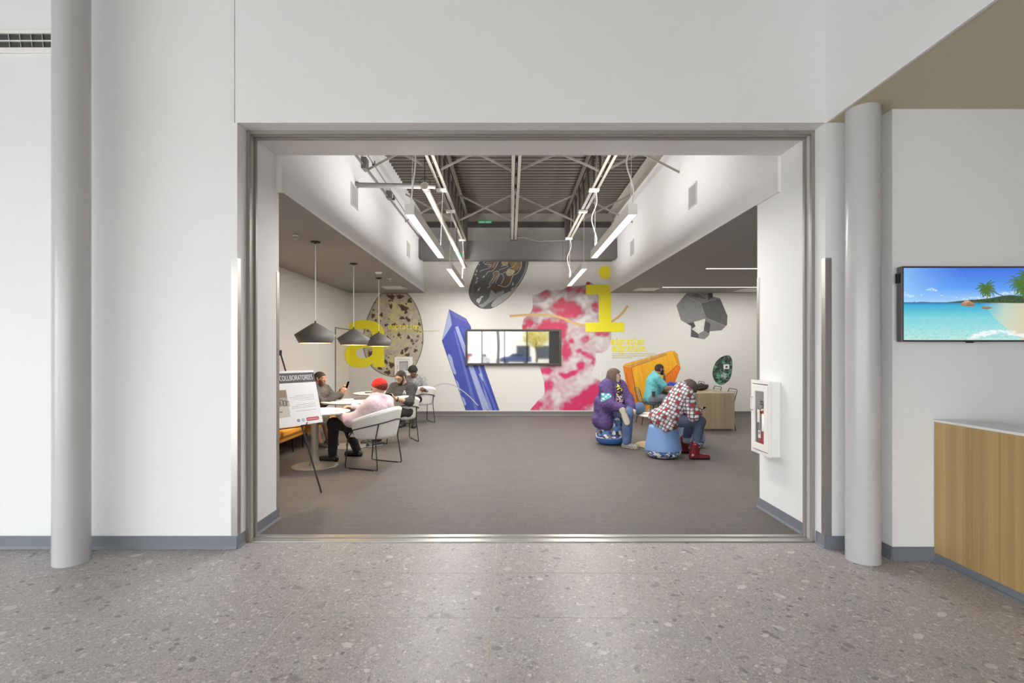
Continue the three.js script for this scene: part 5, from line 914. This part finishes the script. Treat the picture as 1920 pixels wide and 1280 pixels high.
  for (const f of feet) {
    const sh = o.shoes, sf = union([capsule(f.heel, f.toe, 0.045, 0.04), capsule(lerp(f.heel, f.toe, 0.5), f.toe, 0.044, 0.043), capsule(f.heel, f.a.clone().addScaledVector(f.down, sh.boot ? -0.13 : -0.005), 0.046, sh.boot ? 0.062 : 0.046), ...(sh.boot ? [capsule(f.a.clone().addScaledVector(f.down, 0.03), lerp(J['an' + f.s], J['kn' + f.s], 0.3), 0.056, 0.06)] : [])], 0.03);
    const base = f.a.clone().addScaledVector(f.down, 0.083), field = (x, y, z) => { const dd = (x - base.x) * f.down.x + (y - base.y) * f.down.y + (z - base.z) * f.down.z; const al = (x - f.a.x) * f.t.x + (y - f.a.y) * f.t.y + (z - f.a.z) * f.t.z; return Math.max(sf(x, y, z), dd, -1 + 0 * al); };
    put('shoe', mesher(field, ...boxOf([f.heel, f.toe, f.a.clone().addScaledVector(f.down, sh.boot ? -0.15 : 0)], 0.08), 0.006, (x, y, z) => { const dd = (x - base.x) * f.down.x + (y - base.y) * f.down.y + (z - base.z) * f.down.z; return lin(dd > -(sh.soleHeight ?? 0.02) ? sh.sole : Math.sin(x * 130 + z * 90) * Math.sin(y * 120) > 0.6 && sh.accent ? sh.accent : sh.color); }), colored(sh.rough ?? 0.5));
  }
  return { root, put, q, H, J };
}
const plain = (c, v = 0.1) => { const l = lin(c); return (x, y, z) => { const n = 1 + v * (noise(x * 120, y * 120, z * 120) + 0.6 * noise(x * 14, y * 14, z * 14)); return l.map((k) => k * n); }; };
const dn = (x, y, z) => new THREE.Vector3(x, y, -z);          // direction with depth away from the camera positive
const denim = (c) => { const l = lin(c); return (x, y, z) => { const n = 1 + 0.2 * noise(x * 140, y * 90, z * 140) + 0.25 * noise(x * 9, y * 9, z * 9); return l.map((k) => k * n); }; };
const gadget = (name, label, cat, size, pos, dirUp, dirOut, color = [22, 22, 24]) => {
  const t = thing(name, label, cat, pos.toArray()), H = frame(dirOut, dirUp), m = new THREE.Matrix4().makeBasis(H.r, H.u, H.f);
  obj('casing', new RoundedBoxGeometry(...size, 2, Math.min(...size) * 0.4).applyMatrix4(m), M(color, 0.35), t);
  obj('screen', new THREE.PlaneGeometry(size[0] * 0.9, size[1] * 0.9).translate(0, 0, size[2] / 2 + 0.0006).applyMatrix4(m), M([40, 44, 52], 0.15), t); return t;
};

// person with red hair in a pink hoodie, seen from behind
{
  const J = { hipL: V(-1.97, 0.55, 6.84), hipR: V(-1.90, 0.55, 7.05), neck: V(-1.80, 0.915, 6.97), head: V(-1.80, 1.075, 7.0), shL: V(-1.84, 0.84, 6.79), shR: V(-1.72, 0.84, 7.15), elL: V(-2.10, 0.64, 6.72), elR: V(-1.98, 0.68, 7.30), wrL: V(-2.32, 0.72, 6.9), wrR: V(-2.22, 0.765, 7.24), knL: V(-2.42, 0.56, 7.02), knR: V(-2.34, 0.55, 7.28), anL: V(-2.50, 0.083, 7.22), anR: V(-2.26, 0.083, 7.58) };
  J.head = V(-1.785, 1.05, 7.0);
  person({ label: 'person with red hair and pink hoodie seated in tub chair', base: V(-1.95, 0, 7.0), joints: J, face: dn(-0.95, -0.28, 0.22), toes: { L: dn(-0.8, 0, 0.1), R: dn(-0.8, 0, 0.25) }, skin: [205, 172, 152],
    hands: { L: { dir: dn(-0.9, 0.1, 0.4), palm: dn(0, -1, 0) }, R: { dir: dn(-0.9, 0.1, -0.3), palm: dn(0, -1, 0) } },
    hair: { style: 'short', color: [206, 30, 18], fade: [120, 40, 36], thick: 0.02, nape: -0.055, slope: 0.75, line: 0.05, rough: 0.004 },
    top: { name: 'hoodie', color: plain([206, 186, 194], 0.06), sleeve: 'long', loose: 0.024, soft: 0.08, wrinkle: 0.005, hood: [[V(-1.79, 0.87, 6.87), V(-1.69, 0.80, 7.03), 0.06, 0.085], [V(-1.69, 0.80, 7.03), V(-1.73, 0.87, 7.14), 0.085, 0.055], [V(-1.79, 0.87, 6.87), V(-1.90, 0.885, 6.87), 0.05, 0.03]] },
    legs: { color: plain([34, 33, 36]), loose: 0.022 }, shoes: { color: [30, 28, 28], sole: [24, 22, 22], rough: 0.3 } });
}
// bearded man looking at his phone
{
  const J = { hipL: V(-1.78, 0.54, 8.72), hipR: V(-1.96, 0.54, 8.86), neck: V(-1.84, 0.99, 8.86), head: V(-1.865, 1.10, 8.77), shL: V(-1.66, 0.93, 8.76), shR: V(-2.03, 0.93, 8.96), elL: V(-1.67, 0.70, 8.58), elR: V(-2.14, 0.70, 8.72), wrL: V(-1.88, 0.77, 8.44), wrR: V(-2.02, 0.78, 8.50), knL: V(-2.0, 0.56, 8.34), knR: V(-2.20, 0.55, 8.52), anL: V(-2.18, 0.083, 8.44), anR: V(-2.30, 0.083, 8.62) };
  const p = person({ label: 'bearded man with glasses and dark polo looking at phone', base: V(-1.87, 0, 8.8), joints: J, face: dn(-0.5, -0.4, -0.75), toes: { L: dn(-0.5, 0, -0.6), R: dn(-0.7, 0, -0.4) }, skin: [198, 156, 128],
    hands: { L: { dir: dn(-0.8, 0.12, -0.3), palm: dn(0.1, 0.6, 0.5), curl: 0.7, side: -1 }, R: { dir: dn(0.5, 0.1, -0.6), palm: dn(0, 0.8, 0.4), curl: 0.6, side: 1 } },
    hair: { style: 'short', color: [44, 36, 32], fade: [70, 56, 48], fadeAt: 0.055, thick: 0.007, line: 0.075, slope: 1.4 }, beard: [52, 40, 34], beardThick: 0.006, glasses: [30, 28, 30], belly: dn(-0.03, 0, -0.05), build: 1.1,
    top: { name: 'polo_shirt', color: plain([64, 63, 64], 0.1), sleeve: 'rolled', loose: 0.02, wrinkle: 0.007 }, legs: { color: plain([56, 54, 56]), loose: 0.02 }, shoes: { color: [50, 48, 48], sole: [210, 208, 204], accent: [120, 118, 116] } });
  const ch = V(-1.775, 0.86, 8.615), tri = [V(0, 0, 0), V(0, 0, 0), V(0, 0, 0)]; const rx = dn(-0.75, 0, 0.55).normalize().negate();
  [[-0.035, -0.025], [0, 0.035], [0.035, -0.025]].forEach(([a, b], i) => tri[i].copy(ch).addScaledVector(rx, a).add(new THREE.Vector3(0, b, 0)));
  p.put('chest_emblem', merge([bar(tri[0], tri[1], 0.006), bar(tri[1], tri[2], 0.006), bar(tri[0], lerp(tri[1], tri[2], 0.6), 0.004), bar(tri[0].clone().add(new THREE.Vector3(0, -0.014, 0)), tri[2].clone().add(new THREE.Vector3(0, -0.014, 0)), 0.003)]), M([222, 222, 222], 0.6));
  p.put('wristwatch', new THREE.TorusGeometry(0.033, 0.009, 8, 24).applyQuaternion(new THREE.Quaternion().setFromUnitVectors(new THREE.Vector3(0, 0, 1), J.wrL.clone().sub(J.elL).normalize())).translate(...lerp(J.elL, J.wrL, 0.9).toArray()), black);
  gadget('smartphone', 'dark smartphone held by the bearded man', 'phone', [0.15, 0.075, 0.009], V(-2.0, 0.83, 8.38), dn(0, 0.8, -0.5), dn(0.1, 0.6, 0.8));
}
// young man behind him by the wall
{
  const J = { hipL: V(-1.93, 0.54, 11.12), hipR: V(-2.12, 0.54, 11.22), neck: V(-2.08, 1.0, 11.22), head: V(-2.11, 1.11, 11.14), shL: V(-1.91, 0.94, 11.16), shR: V(-2.26, 0.94, 11.32), elL: V(-1.80, 0.70, 11.05), elR: V(-2.36, 0.70, 11.08), wrL: V(-1.84, 0.76, 10.86), wrR: V(-2.22, 0.76, 10.9), knL: V(-2.02, 0.55, 10.72), knR: V(-2.26, 0.55, 10.8), anL: V(-1.97, 0.083, 10.55), anR: V(-2.22, 0.083, 10.62) };
  person({ label: 'young man with curly black hair behind the bearded man', base: V(-2.05, 0, 11.15), joints: J, face: dn(0.1, -0.45, -0.9), toes: { L: dn(0.1, 0, -1), R: dn(-0.2, 0, -1) }, skin: [112, 78, 62],
    hands: { L: { dir: dn(0.1, 0.1, -0.9), palm: dn(-0.9, -0.2, 0), curl: 0.6 }, R: { dir: dn(0.5, 0.1, -0.6), palm: dn(0, 0.8, 0), curl: 0.6 } },
    hair: { style: 'short', color: [34, 28, 26], thick: 0.03, nape: -0.01, line: 0.05, slope: 0.3, rough: 0.009 },
    top: { color: (x, y, z) => lin(Math.sin(x * 70) * Math.sin(y * 60 + 1) > 0.55 ? [168, 150, 140] : [126, 132, 138]), sleeve: 'rolled', loose: 0.018 }, legs: { color: plain([48, 46, 48]) }, shoes: { color: [34, 32, 32], sole: [40, 38, 38] } });
}
// man in a dark sweater and shorts on the sofa
{
  const J = { hipL: V(-3.24, 0.53, 8.40), hipR: V(-3.36, 0.53, 8.56), neck: V(-3.24, 1.0, 8.52), head: V(-3.15, 1.095, 8.5), shL: V(-3.15, 0.915, 8.72), shR: V(-3.24, 0.915, 8.32), elL: V(-2.98, 0.72, 8.78), elR: V(-3.02, 0.70, 8.28), wrL: V(-2.80, 0.90, 8.6), wrR: V(-2.78, 0.86, 8.42), knL: V(-2.95, 0.55, 8.06), knR: V(-3.12, 0.54, 7.98), anL: V(-2.98, 0.083, 8.42), anR: V(-3.04, 0.083, 8.22) };
  person({ label: 'man in dark sweater and shorts with phone on orange sofa', base: V(-3.25, 0, 8.4), joints: J, face: dn(0.93, -0.15, -0.25), toes: { L: dn(0.8, 0, -0.4), R: dn(0.8, 0, -0.5) }, skin: [168, 124, 102], build: 1.05,
    hands: { L: { dir: dn(0.5, 0.7, -0.2), palm: dn(0.3, 0, -0.9), curl: 0.7 }, R: { dir: dn(0.5, 0.75, 0.2), palm: dn(0.2, 0, 0.9), curl: 0.8 } },
    hair: { style: 'short', color: [36, 30, 27], fade: [64, 48, 40], fadeAt: 0.05, thick: 0.006 }, beard: [96, 70, 58], beardThick: 0.0015,
    top: { name: 'sweater', color: plain([78, 76, 77], 0.12), sleeve: 'long', loose: 0.022, wrinkle: 0.008 }, legs: { short: true, color: plain([150, 144, 134], 0.14), loose: 0.03 }, shoes: { color: [56, 52, 50], sole: [206, 202, 196], accent: [150, 144, 138] } });
  gadget('smartphone', 'smartphone held up by the man on the sofa', 'phone', [0.07, 0.145, 0.009], V(-2.70, 0.985, 8.5), dn(0.35, 0.9, 0), dn(-0.9, 0.3, 0.1));
}
// woman in a purple jacket with one ankle on her knee
{
  const J = { hipL: V(1.78, 0.56, 8.75), hipR: V(1.70, 0.56, 8.54), neck: V(1.70, 1.03, 8.60), head: V(1.745, 1.135, 8.55), shL: V(1.86, 0.965, 8.70), shR: V(1.58, 0.965, 8.46), elL: V(1.97, 0.74, 8.52), elR: V(1.60, 0.70, 8.28), wrL: V(1.96, 0.635, 8.28), wrR: V(1.78, 0.645, 8.14), knL: V(2.17, 0.61, 8.55), knR: V(1.88, 0.56, 8.16), anL: V(1.86, 0.575, 8.14), anR: V(1.88, 0.083, 8.24) };
  J.anL = V(1.81, 0.585, 8.12);
  const purple = lin([84, 64, 114]), teal = lin([70, 160, 170]), pale = lin([196, 216, 218]);
  const p = person({ label: 'woman in purple jacket with brown bob and crossed leg on stool', base: V(1.72, 0, 8.6), joints: J, face: dn(0.9, -0.05, -0.3), toes: { L: dn(0.3, -0.85, -0.2), R: dn(0.75, 0, -0.6) }, flat: { L: false, R: true }, sole: { L: dn(-0.35, -0.1, -0.9), R: dn(0, -1, 0) }, skin: [206, 178, 162],
    hands: { L: { dir: dn(0.1, -0.3, -0.8), palm: dn(0, -1, 0.3), curl: 0.4 }, R: { dir: dn(0.8, -0.12, 0), palm: dn(0, -1, 0), curl: 0.35 } },
    hair: { style: 'bob', color: [92, 74, 64], rough: 0.002 }, glasses: [190, 180, 170],
    top: { name: 'jacket', sleeve: 'long', loose: 0.03, puff: 0.012, wrinkle: 0.008, soft: 0.09, extra: [[V(1.60, 0.66, 8.44), V(1.57, 0.36, 8.38), 0.14, 0.09], [V(1.55, 0.70, 8.58), V(1.48, 0.38, 8.55), 0.14, 0.09], [V(1.57, 0.38, 8.38), V(1.48, 0.40, 8.52), 0.09, 0.09]],
      color: (x, y, z) => { const t = Math.hypot(x - 1.56, y - 0.80, z + 8.33), k = Math.sin(x * 80) * Math.sin(y * 90); if (t < 0.105 && y > 0.74 && y < 0.87) return k > 0.2 ? pale : teal; const n = 1 + 0.25 * noise(x * 14, y * 18, z * 14); return purple.map((v) => v * n); } },
    legs: { color: denim([92, 112, 150]), loose: 0.022, flare: 0.012 }, shoes: { color: [150, 142, 132], sole: [178, 168, 150], accent: [90, 86, 96] } });
  // dark printed shirt front under the open jacket
  const c = V(1.735, 0.80, 8.57), out = dn(0.42, 0, -0.9).normalize();
  const sf = (x, y, z) => { const a = x - c.x, b = y - c.y, d = z - c.z, s = a * out.x + d * out.z, l = a * out.z - d * out.x; return Math.max(Math.hypot(l / 0.075, b / 0.22, (s - 0.06) / 0.185) * 0.1 - 0.1, 0.0 - s); };
  p.put('printed_shirt', mesher(sf, [c.x - 0.25, c.y - 0.3, c.z - 0.25], [c.x + 0.25, c.y + 0.3, c.z + 0.25], 0.007, (x, y, z) => { const v = 2.2 * noise(x * 26, y * 24, z * 26 + 5) + 0.8 * noise(x * 60, y * 50, 2); return lin(y > c.y + 0.03 && v > 0.5 ? [214, 208, 70] : y < c.y + 0.09 && y > c.y - 0.14 && v > 0.25 ? [224, 170, 190] : y < c.y + 0.05 && y > c.y - 0.15 && v < -0.7 ? [228, 226, 226] : [32, 28, 32]); }), new THREE.MeshPhysicalMaterial({ vertexColors: true, roughness: 0.85 }));
}
// man in a teal polo at the wooden table
{
  const J = { hipL: V(3.06, 0.55, 11.17), hipR: V(3.06, 0.55, 10.97), neck: V(3.14, 1.06, 11.07), head: V(3.235, 1.165, 11.05), shL: V(3.12, 0.985, 11.27), shR: V(3.12, 0.985, 10.86), elL: V(3.40, 0.80, 11.28), elR: V(3.30, 0.79, 10.80), wrL: V(3.40, 1.02, 11.14), wrR: V(3.56, 0.79, 10.92), knL: V(3.47, 0.55, 11.2), knR: V(3.46, 0.55, 10.94), anL: V(3.40, 0.083, 11.22), anR: V(3.36, 0.083, 10.92) };
  J.wrL = V(3.36, 1.0, 11.12);
  const p = person({ label: 'man in teal polo resting chin on hand at wooden table', base: V(3.05, 0, 11.07), joints: J, face: dn(0.97, -0.05, 0.1), toes: { L: dn(1, 0, 0.1), R: dn(1, 0, -0.1) }, skin: [176, 132, 108], build: 1.1, belly: dn(0.06, 0, 0),
    hands: { L: { dir: dn(-0.2, 0.9, -0.25), palm: dn(-0.8, 0, -0.2), curl: 1.0 }, R: { dir: dn(0.9, 0, 0.3), palm: dn(0, -1, 0), curl: 0.4 } },
    hair: { style: 'short', color: [38, 32, 30], fade: [66, 52, 45], fadeAt: 0.06, thick: 0.006, slope: 1.4 }, beard: [44, 36, 33],
    top: { name: 'polo_shirt', color: plain([106, 188, 192], 0.06), sleeve: 'short', loose: 0.022, wrinkle: 0.004 }, legs: { color: denim([132, 138, 148]), loose: 0.02 }, shoes: { color: [70, 62, 56], sole: [40, 38, 36] } });
  p.put('belt_pouch', cb(0.07, 0.11, 0.04, 3.03, 0.66, -10.80, 0.01), M([72, 66, 68], 0.7));
}
// person in a plaid shirt bent over on the blue stool
{
  const J = { hipL: V(2.30, 0.555, 7.62), hipR: V(2.30, 0.555, 7.42), neck: V(2.53, 1.0, 7.52), head: V(2.625, 1.0, 7.52), shL: V(2.53, 0.93, 7.70), shR: V(2.54, 0.93, 7.34), elL: V(2.64, 0.66, 7.72), elR: V(2.62, 0.64, 7.30), wrL: V(2.74, 0.68, 7.58), wrR: V(2.72, 0.67, 7.42), knL: V(2.72, 0.545, 7.68), knR: V(2.73, 0.54, 7.36), anL: V(2.66, 0.083, 7.82), anR: V(2.66, 0.083, 7.36) };
  const red = lin([158, 34, 44]), dark = lin([54, 46, 54]), pale = lin([204, 202, 204]), rose = lin([184, 118, 124]);
  const ax = V(2.50, 0.97, 7.5).sub(V(2.24, 0.5, 7.5)).normalize(), o0 = V(2.24, 0.5, 7.5);
  const plaid = (x, y, z) => {
    const onArm = Math.hypot(x - 2.60, z + 7.3) < 0.13 && y < 0.88 && y > 0.55; let s, t;
    if (onArm) { s = y; t = x * 0.7 + z * 0.7; } else { s = (x - o0.x) * ax.x + (y - o0.y) * ax.y; t = (x - o0.x) * ax.y - (y - o0.y) * ax.x + (z - o0.z) * 0.55; }
    const P = 0.054, a = ((s / P) % 1 + 1) % 1, b = ((t / P) % 1 + 1) % 1, i = Math.floor(s / P), j = Math.floor(t / P), la = a < 0.27, lb = b < 0.27;
    if (la && lb) return dark; if (la || lb) return dark.map((v, k) => v * 0.7 + pale[k] * 0.14); if (((i * 5 + j * 3) % 7 + 7) % 6 === 0) return red; if (a > 0.72 || b > 0.72) return ((i + j) % 3 === 0 ? rose : pale).map((v) => v * 0.94); return pale;
  };
  const p = person({ label: 'person in red and white plaid shirt bent forward on blue stool', base: V(2.3, 0, 7.52), joints: J, face: dn(0.55, -0.85, -0.1), up: dn(0.8, 0.6, 0), toes: { L: dn(1, 0, 0.1), R: dn(1, 0, -0.05) }, skin: [210, 182, 166],
    hands: { L: { dir: dn(0.5, -0.1, -0.6), palm: dn(0, 0.9, 0), curl: 0.6 }, R: { dir: dn(0.5, -0.1, 0.6), palm: dn(0, 0.9, 0), curl: 0.6 } },
    hair: { style: 'shaggy', color: [84, 70, 64], rough: 0.006 }, glasses: [60, 40, 36],
    top: { name: 'plaid_shirt', color: plaid, sleeve: 'long', loose: 0.034, puff: 0.006, wrinkle: 0.006, cell: 0.0075, soft: 0.06, extra: [[V(2.27, 0.56, 7.42), V(2.27, 0.56, 7.62), 0.155, 0.155], [V(2.18, 0.58, 7.40), V(2.18, 0.58, 7.64), 0.1, 0.1], [V(2.20, 0.56, 7.38), V(2.24, 0.46, 7.32), 0.12, 0.06], [V(2.20, 0.56, 7.66), V(2.2, 0.5, 7.68), 0.1, 0.07], [V(2.30, 0.50, 7.30), V(2.24, 0.45, 7.28), 0.04, 0.03]] },
    legs: { color: (x, y, z) => (y < 0.24 && y > 0.15 ? lin([150, 158, 172]) : denim([70, 80, 100])(x, y, z)), loose: 0.02, len: 0.86 }, shoes: { boot: true, color: [104, 26, 34], sole: [36, 28, 28], soleHeight: 0.026, rough: 0.15 } });
  gadget('smartphone', 'smartphone in the lap of the plaid shirt person', 'phone', [0.07, 0.145, 0.009], V(2.80, 0.70, 7.5), dn(0.8, 0.4, 0), dn(-0.4, 0.8, 0));
}
// ---------------------------------------------------------------- small things on the tables
function bottle(pos, label, capC) {
  const t = thing('water_bottle', label, 'bottle', pos), pet = new THREE.MeshPhysicalMaterial({ color: new THREE.Color(0.86, 0.93, 0.96), transmission: 0.85, roughness: 0.08, thickness: 0, ior: 1.4 });
  obj('body', lathe([[0, 0], [0.03, 0], [0.032, 0.01], [0.032, 0.14], [0.028, 0.165], [0.014, 0.19], [0.013, 0.2]], 28), pet, t);
  obj('label_band', lathe([[0.0325, 0.05], [0.0325, 0.11]], 28), M([84, 170, 206], 0.4, { side: THREE.DoubleSide }), t);
  obj('cap', cyl(0.015, 0.015, 0.02, 0, 0.2, 0, 20), M(capC, 0.4), t);
}
bottle([-2.19, 0.742, -8.14], 'water bottle with blue label on the middle cafe table', [60, 110, 90]);
bottle([-2.22, 0.742, -10.2], 'small bottle with dark blue cap on the far cafe table', [58, 66, 140]);
tag(obj('tablet', new RoundedBoxGeometry(0.24, 0.012, 0.17, 2, 0.005).rotateY(0.3).translate(-2.72, 0.749, -10.05), M([62, 58, 56], 0.4)), 'dark tablet lying on the far cafe table', 'tablet');
tag(obj('laptop', [new RoundedBoxGeometry(0.3, 0.016, 0.2, 2, 0.006).rotateY(0.2).translate(-2.5, 0.75, -8.72)], M([70, 64, 60], 0.4)), 'closed dark laptop at the back of the middle cafe table', 'laptop');
tag(obj('earbud_cable', tube([V(-2.95, 0.745, 8.2), V(-2.92, 0.747, 8.24), V(-2.9, 0.745, 8.2), V(-2.87, 0.747, 8.25)], 0.004, 24), black), 'tiny dark earbud cable on the middle cafe table', 'cable');
function crumple(name, label, cat, pos, size, color, s) {
  const g = new THREE.IcosahedronGeometry(1, 5), p = g.attributes.position; for (let i = 0; i < p.count; i++) { const x = p.getX(i), y = p.getY(i), z = p.getZ(i), n = 1 + 0.16 * Math.sin(5 * x + s) * Math.sin(6 * y + 2 * s) + 0.1 * Math.sin(9 * z + 3 * x + s); p.setXYZ(i, x * size[0] * n, Math.max(0, (y * 0.5 + 0.5)) * size[1] * n, z * size[2] * n); } g.computeVertexNormals();
  const o = tag(obj(name, g, M(color, 0.75)), label, cat); o.position.copy(pos); return o;
}
crumple('handbag', 'black crumpled bag lying on the wooden table', 'bag', V(3.98, 0.741, 10.7), [0.15, 0.13, 0.1], [52, 48, 47], 1);
crumple('blue_cloth', 'bright blue folded cloth on the table before the teal man', 'cloth', V(3.60, 0.741, 11.3), [0.13, 0.14, 0.1], [62, 92, 196], 4);
// ---------------------------------------------------------------- the street behind the camera, mirrored in the wall screen
struct('pavement', bx(-60, 60, -0.25, -0.02, -110, DGLASS - 0.2), M([190, 188, 182], 0.85), 'pale pavement and street outside the glass front');
function car(pos, turn, paint, label) {
  const t = thing('car', label, 'car', pos, turn), body = M(paint, 0.25, { clearcoat: 0.6 }), glass = M([40, 48, 56], 0.1);
  obj('body', extrude([[-2.2, 0.3], [-2.2, 0.62], [-2.05, 0.78], [-1.1, 0.92], [1.5, 0.95], [2.15, 0.9], [2.2, 0.5], [2.15, 0.3]], 1.5, 0.1).translate(0, 0, -0.75), body, t);
  obj('cabin', extrude([[-1.1, 0.92], [-0.45, 1.36], [0.8, 1.4], [1.6, 0.95]], 1.24, 0.06).translate(0, 0, -0.62), body, t);
  obj('windshield', [extrude([[-1.02, 0.97], [-0.46, 1.33], [0.78, 1.36], [1.42, 0.98]], 1.38).translate(0, 0, -0.69), flatBar(new THREE.Vector3(-1.13, 0.98, 0), new THREE.Vector3(-0.56, 1.36, 0), 0.03, 1.1)], glass, t);
  for (const x of [-1.35, 1.35]) for (const s of [-1, 1]) obj('wheel', new THREE.CylinderGeometry(0.32, 0.32, 0.2, 28).rotateX(Math.PI / 2).translate(x, 0.32, s * 0.72), M([30, 30, 30], 0.7), t);
  for (const s of [-1, 1]) obj('headlight', cb(0.06, 0.12, 0.34, -2.27, 0.66, s * 0.56, 0.03), M([220, 225, 230], 0.1), t);
  obj('grille', cb(0.05, 0.16, 0.8, -2.28, 0.5, 0, 0.02), black, t);
}
car([-3.9, 0, 42], Math.PI / 2 + 0.2, [236, 236, 234], 'white car parked on the street behind the viewer');
car([-7.2, 0, 60], 0.1, [196, 60, 56], 'red car parked on the street behind the viewer');
car([0.9, 0, 50], 0.05, [50, 66, 110], 'blue car parked on the street behind the viewer');
function tree(pos, h, crown, color, label) {
  const t = thing('tree', label, 'tree', pos), bark = M([76, 66, 58], 0.9);
  obj('trunk', tube([new THREE.Vector3(0, 0, 0), new THREE.Vector3(0.08, h * 0.4, 0), new THREE.Vector3(-0.1, h * 0.8, 0.1), new THREE.Vector3(0, h * 1.1, 0)], 0.17, 20), bark, t);
  const leaf = new THREE.PlaneGeometry(0.16, 0.1), geos = []; for (let i = 0; i < 2600; i++) { const a = rnd() * 6.283, u = rnd() * 2 - 1, r = crown * Math.cbrt(rnd()), g = leaf.clone().rotateX(rnd() * 3).rotateY(rnd() * 6); geos.push(g.translate(Math.cos(a) * Math.sqrt(1 - u * u) * r, h + crown * 0.4 + u * r * 0.75, Math.sin(a) * Math.sqrt(1 - u * u) * r)); }
  const f = obj('foliage', geos, M(color, 0.8, { side: THREE.DoubleSide }), t); f.userData.kind = 'stuff';
}
tree([-1.3, 0, 30], 6.4, 3.2, [150, 156, 110], 'street tree with dark trunk behind the viewer');
tree([4.0, 0, 52], 3.0, 2.2, [206, 190, 60], 'yellow autumn tree across the street behind the viewer');
{
  const t = thing('building', 'pale shop building across the street behind the viewer', 'building', [26.2, 0, 60]);
  obj('wall', bx(-26, 26, 0, 7.5, 0, -6), M([226, 222, 214], 0.9), t);
  for (let i = -8; i < 8; i++) { const w = obj('window', cb(2.2, 2.2, 0.1, i * 3.2 + 1.6, 1.6, -0.02), M([84, 82, 80], 0.3), t); obj('pane', cb(2.0, 2.0, 0.12, i * 3.2 + 1.6, 1.6, -0.03), M([60, 70, 78], 0.08), w); }
  obj('awning', cb(12, 0.2, 1.4, 6, 3.1, -0.7), M([120, 116, 108], 0.8), t);
}
scene.traverse((o) => { if (o.isMesh) { o.castShadow = true; o.receiveShadow = true; } });
renderer.render(scene, camera);
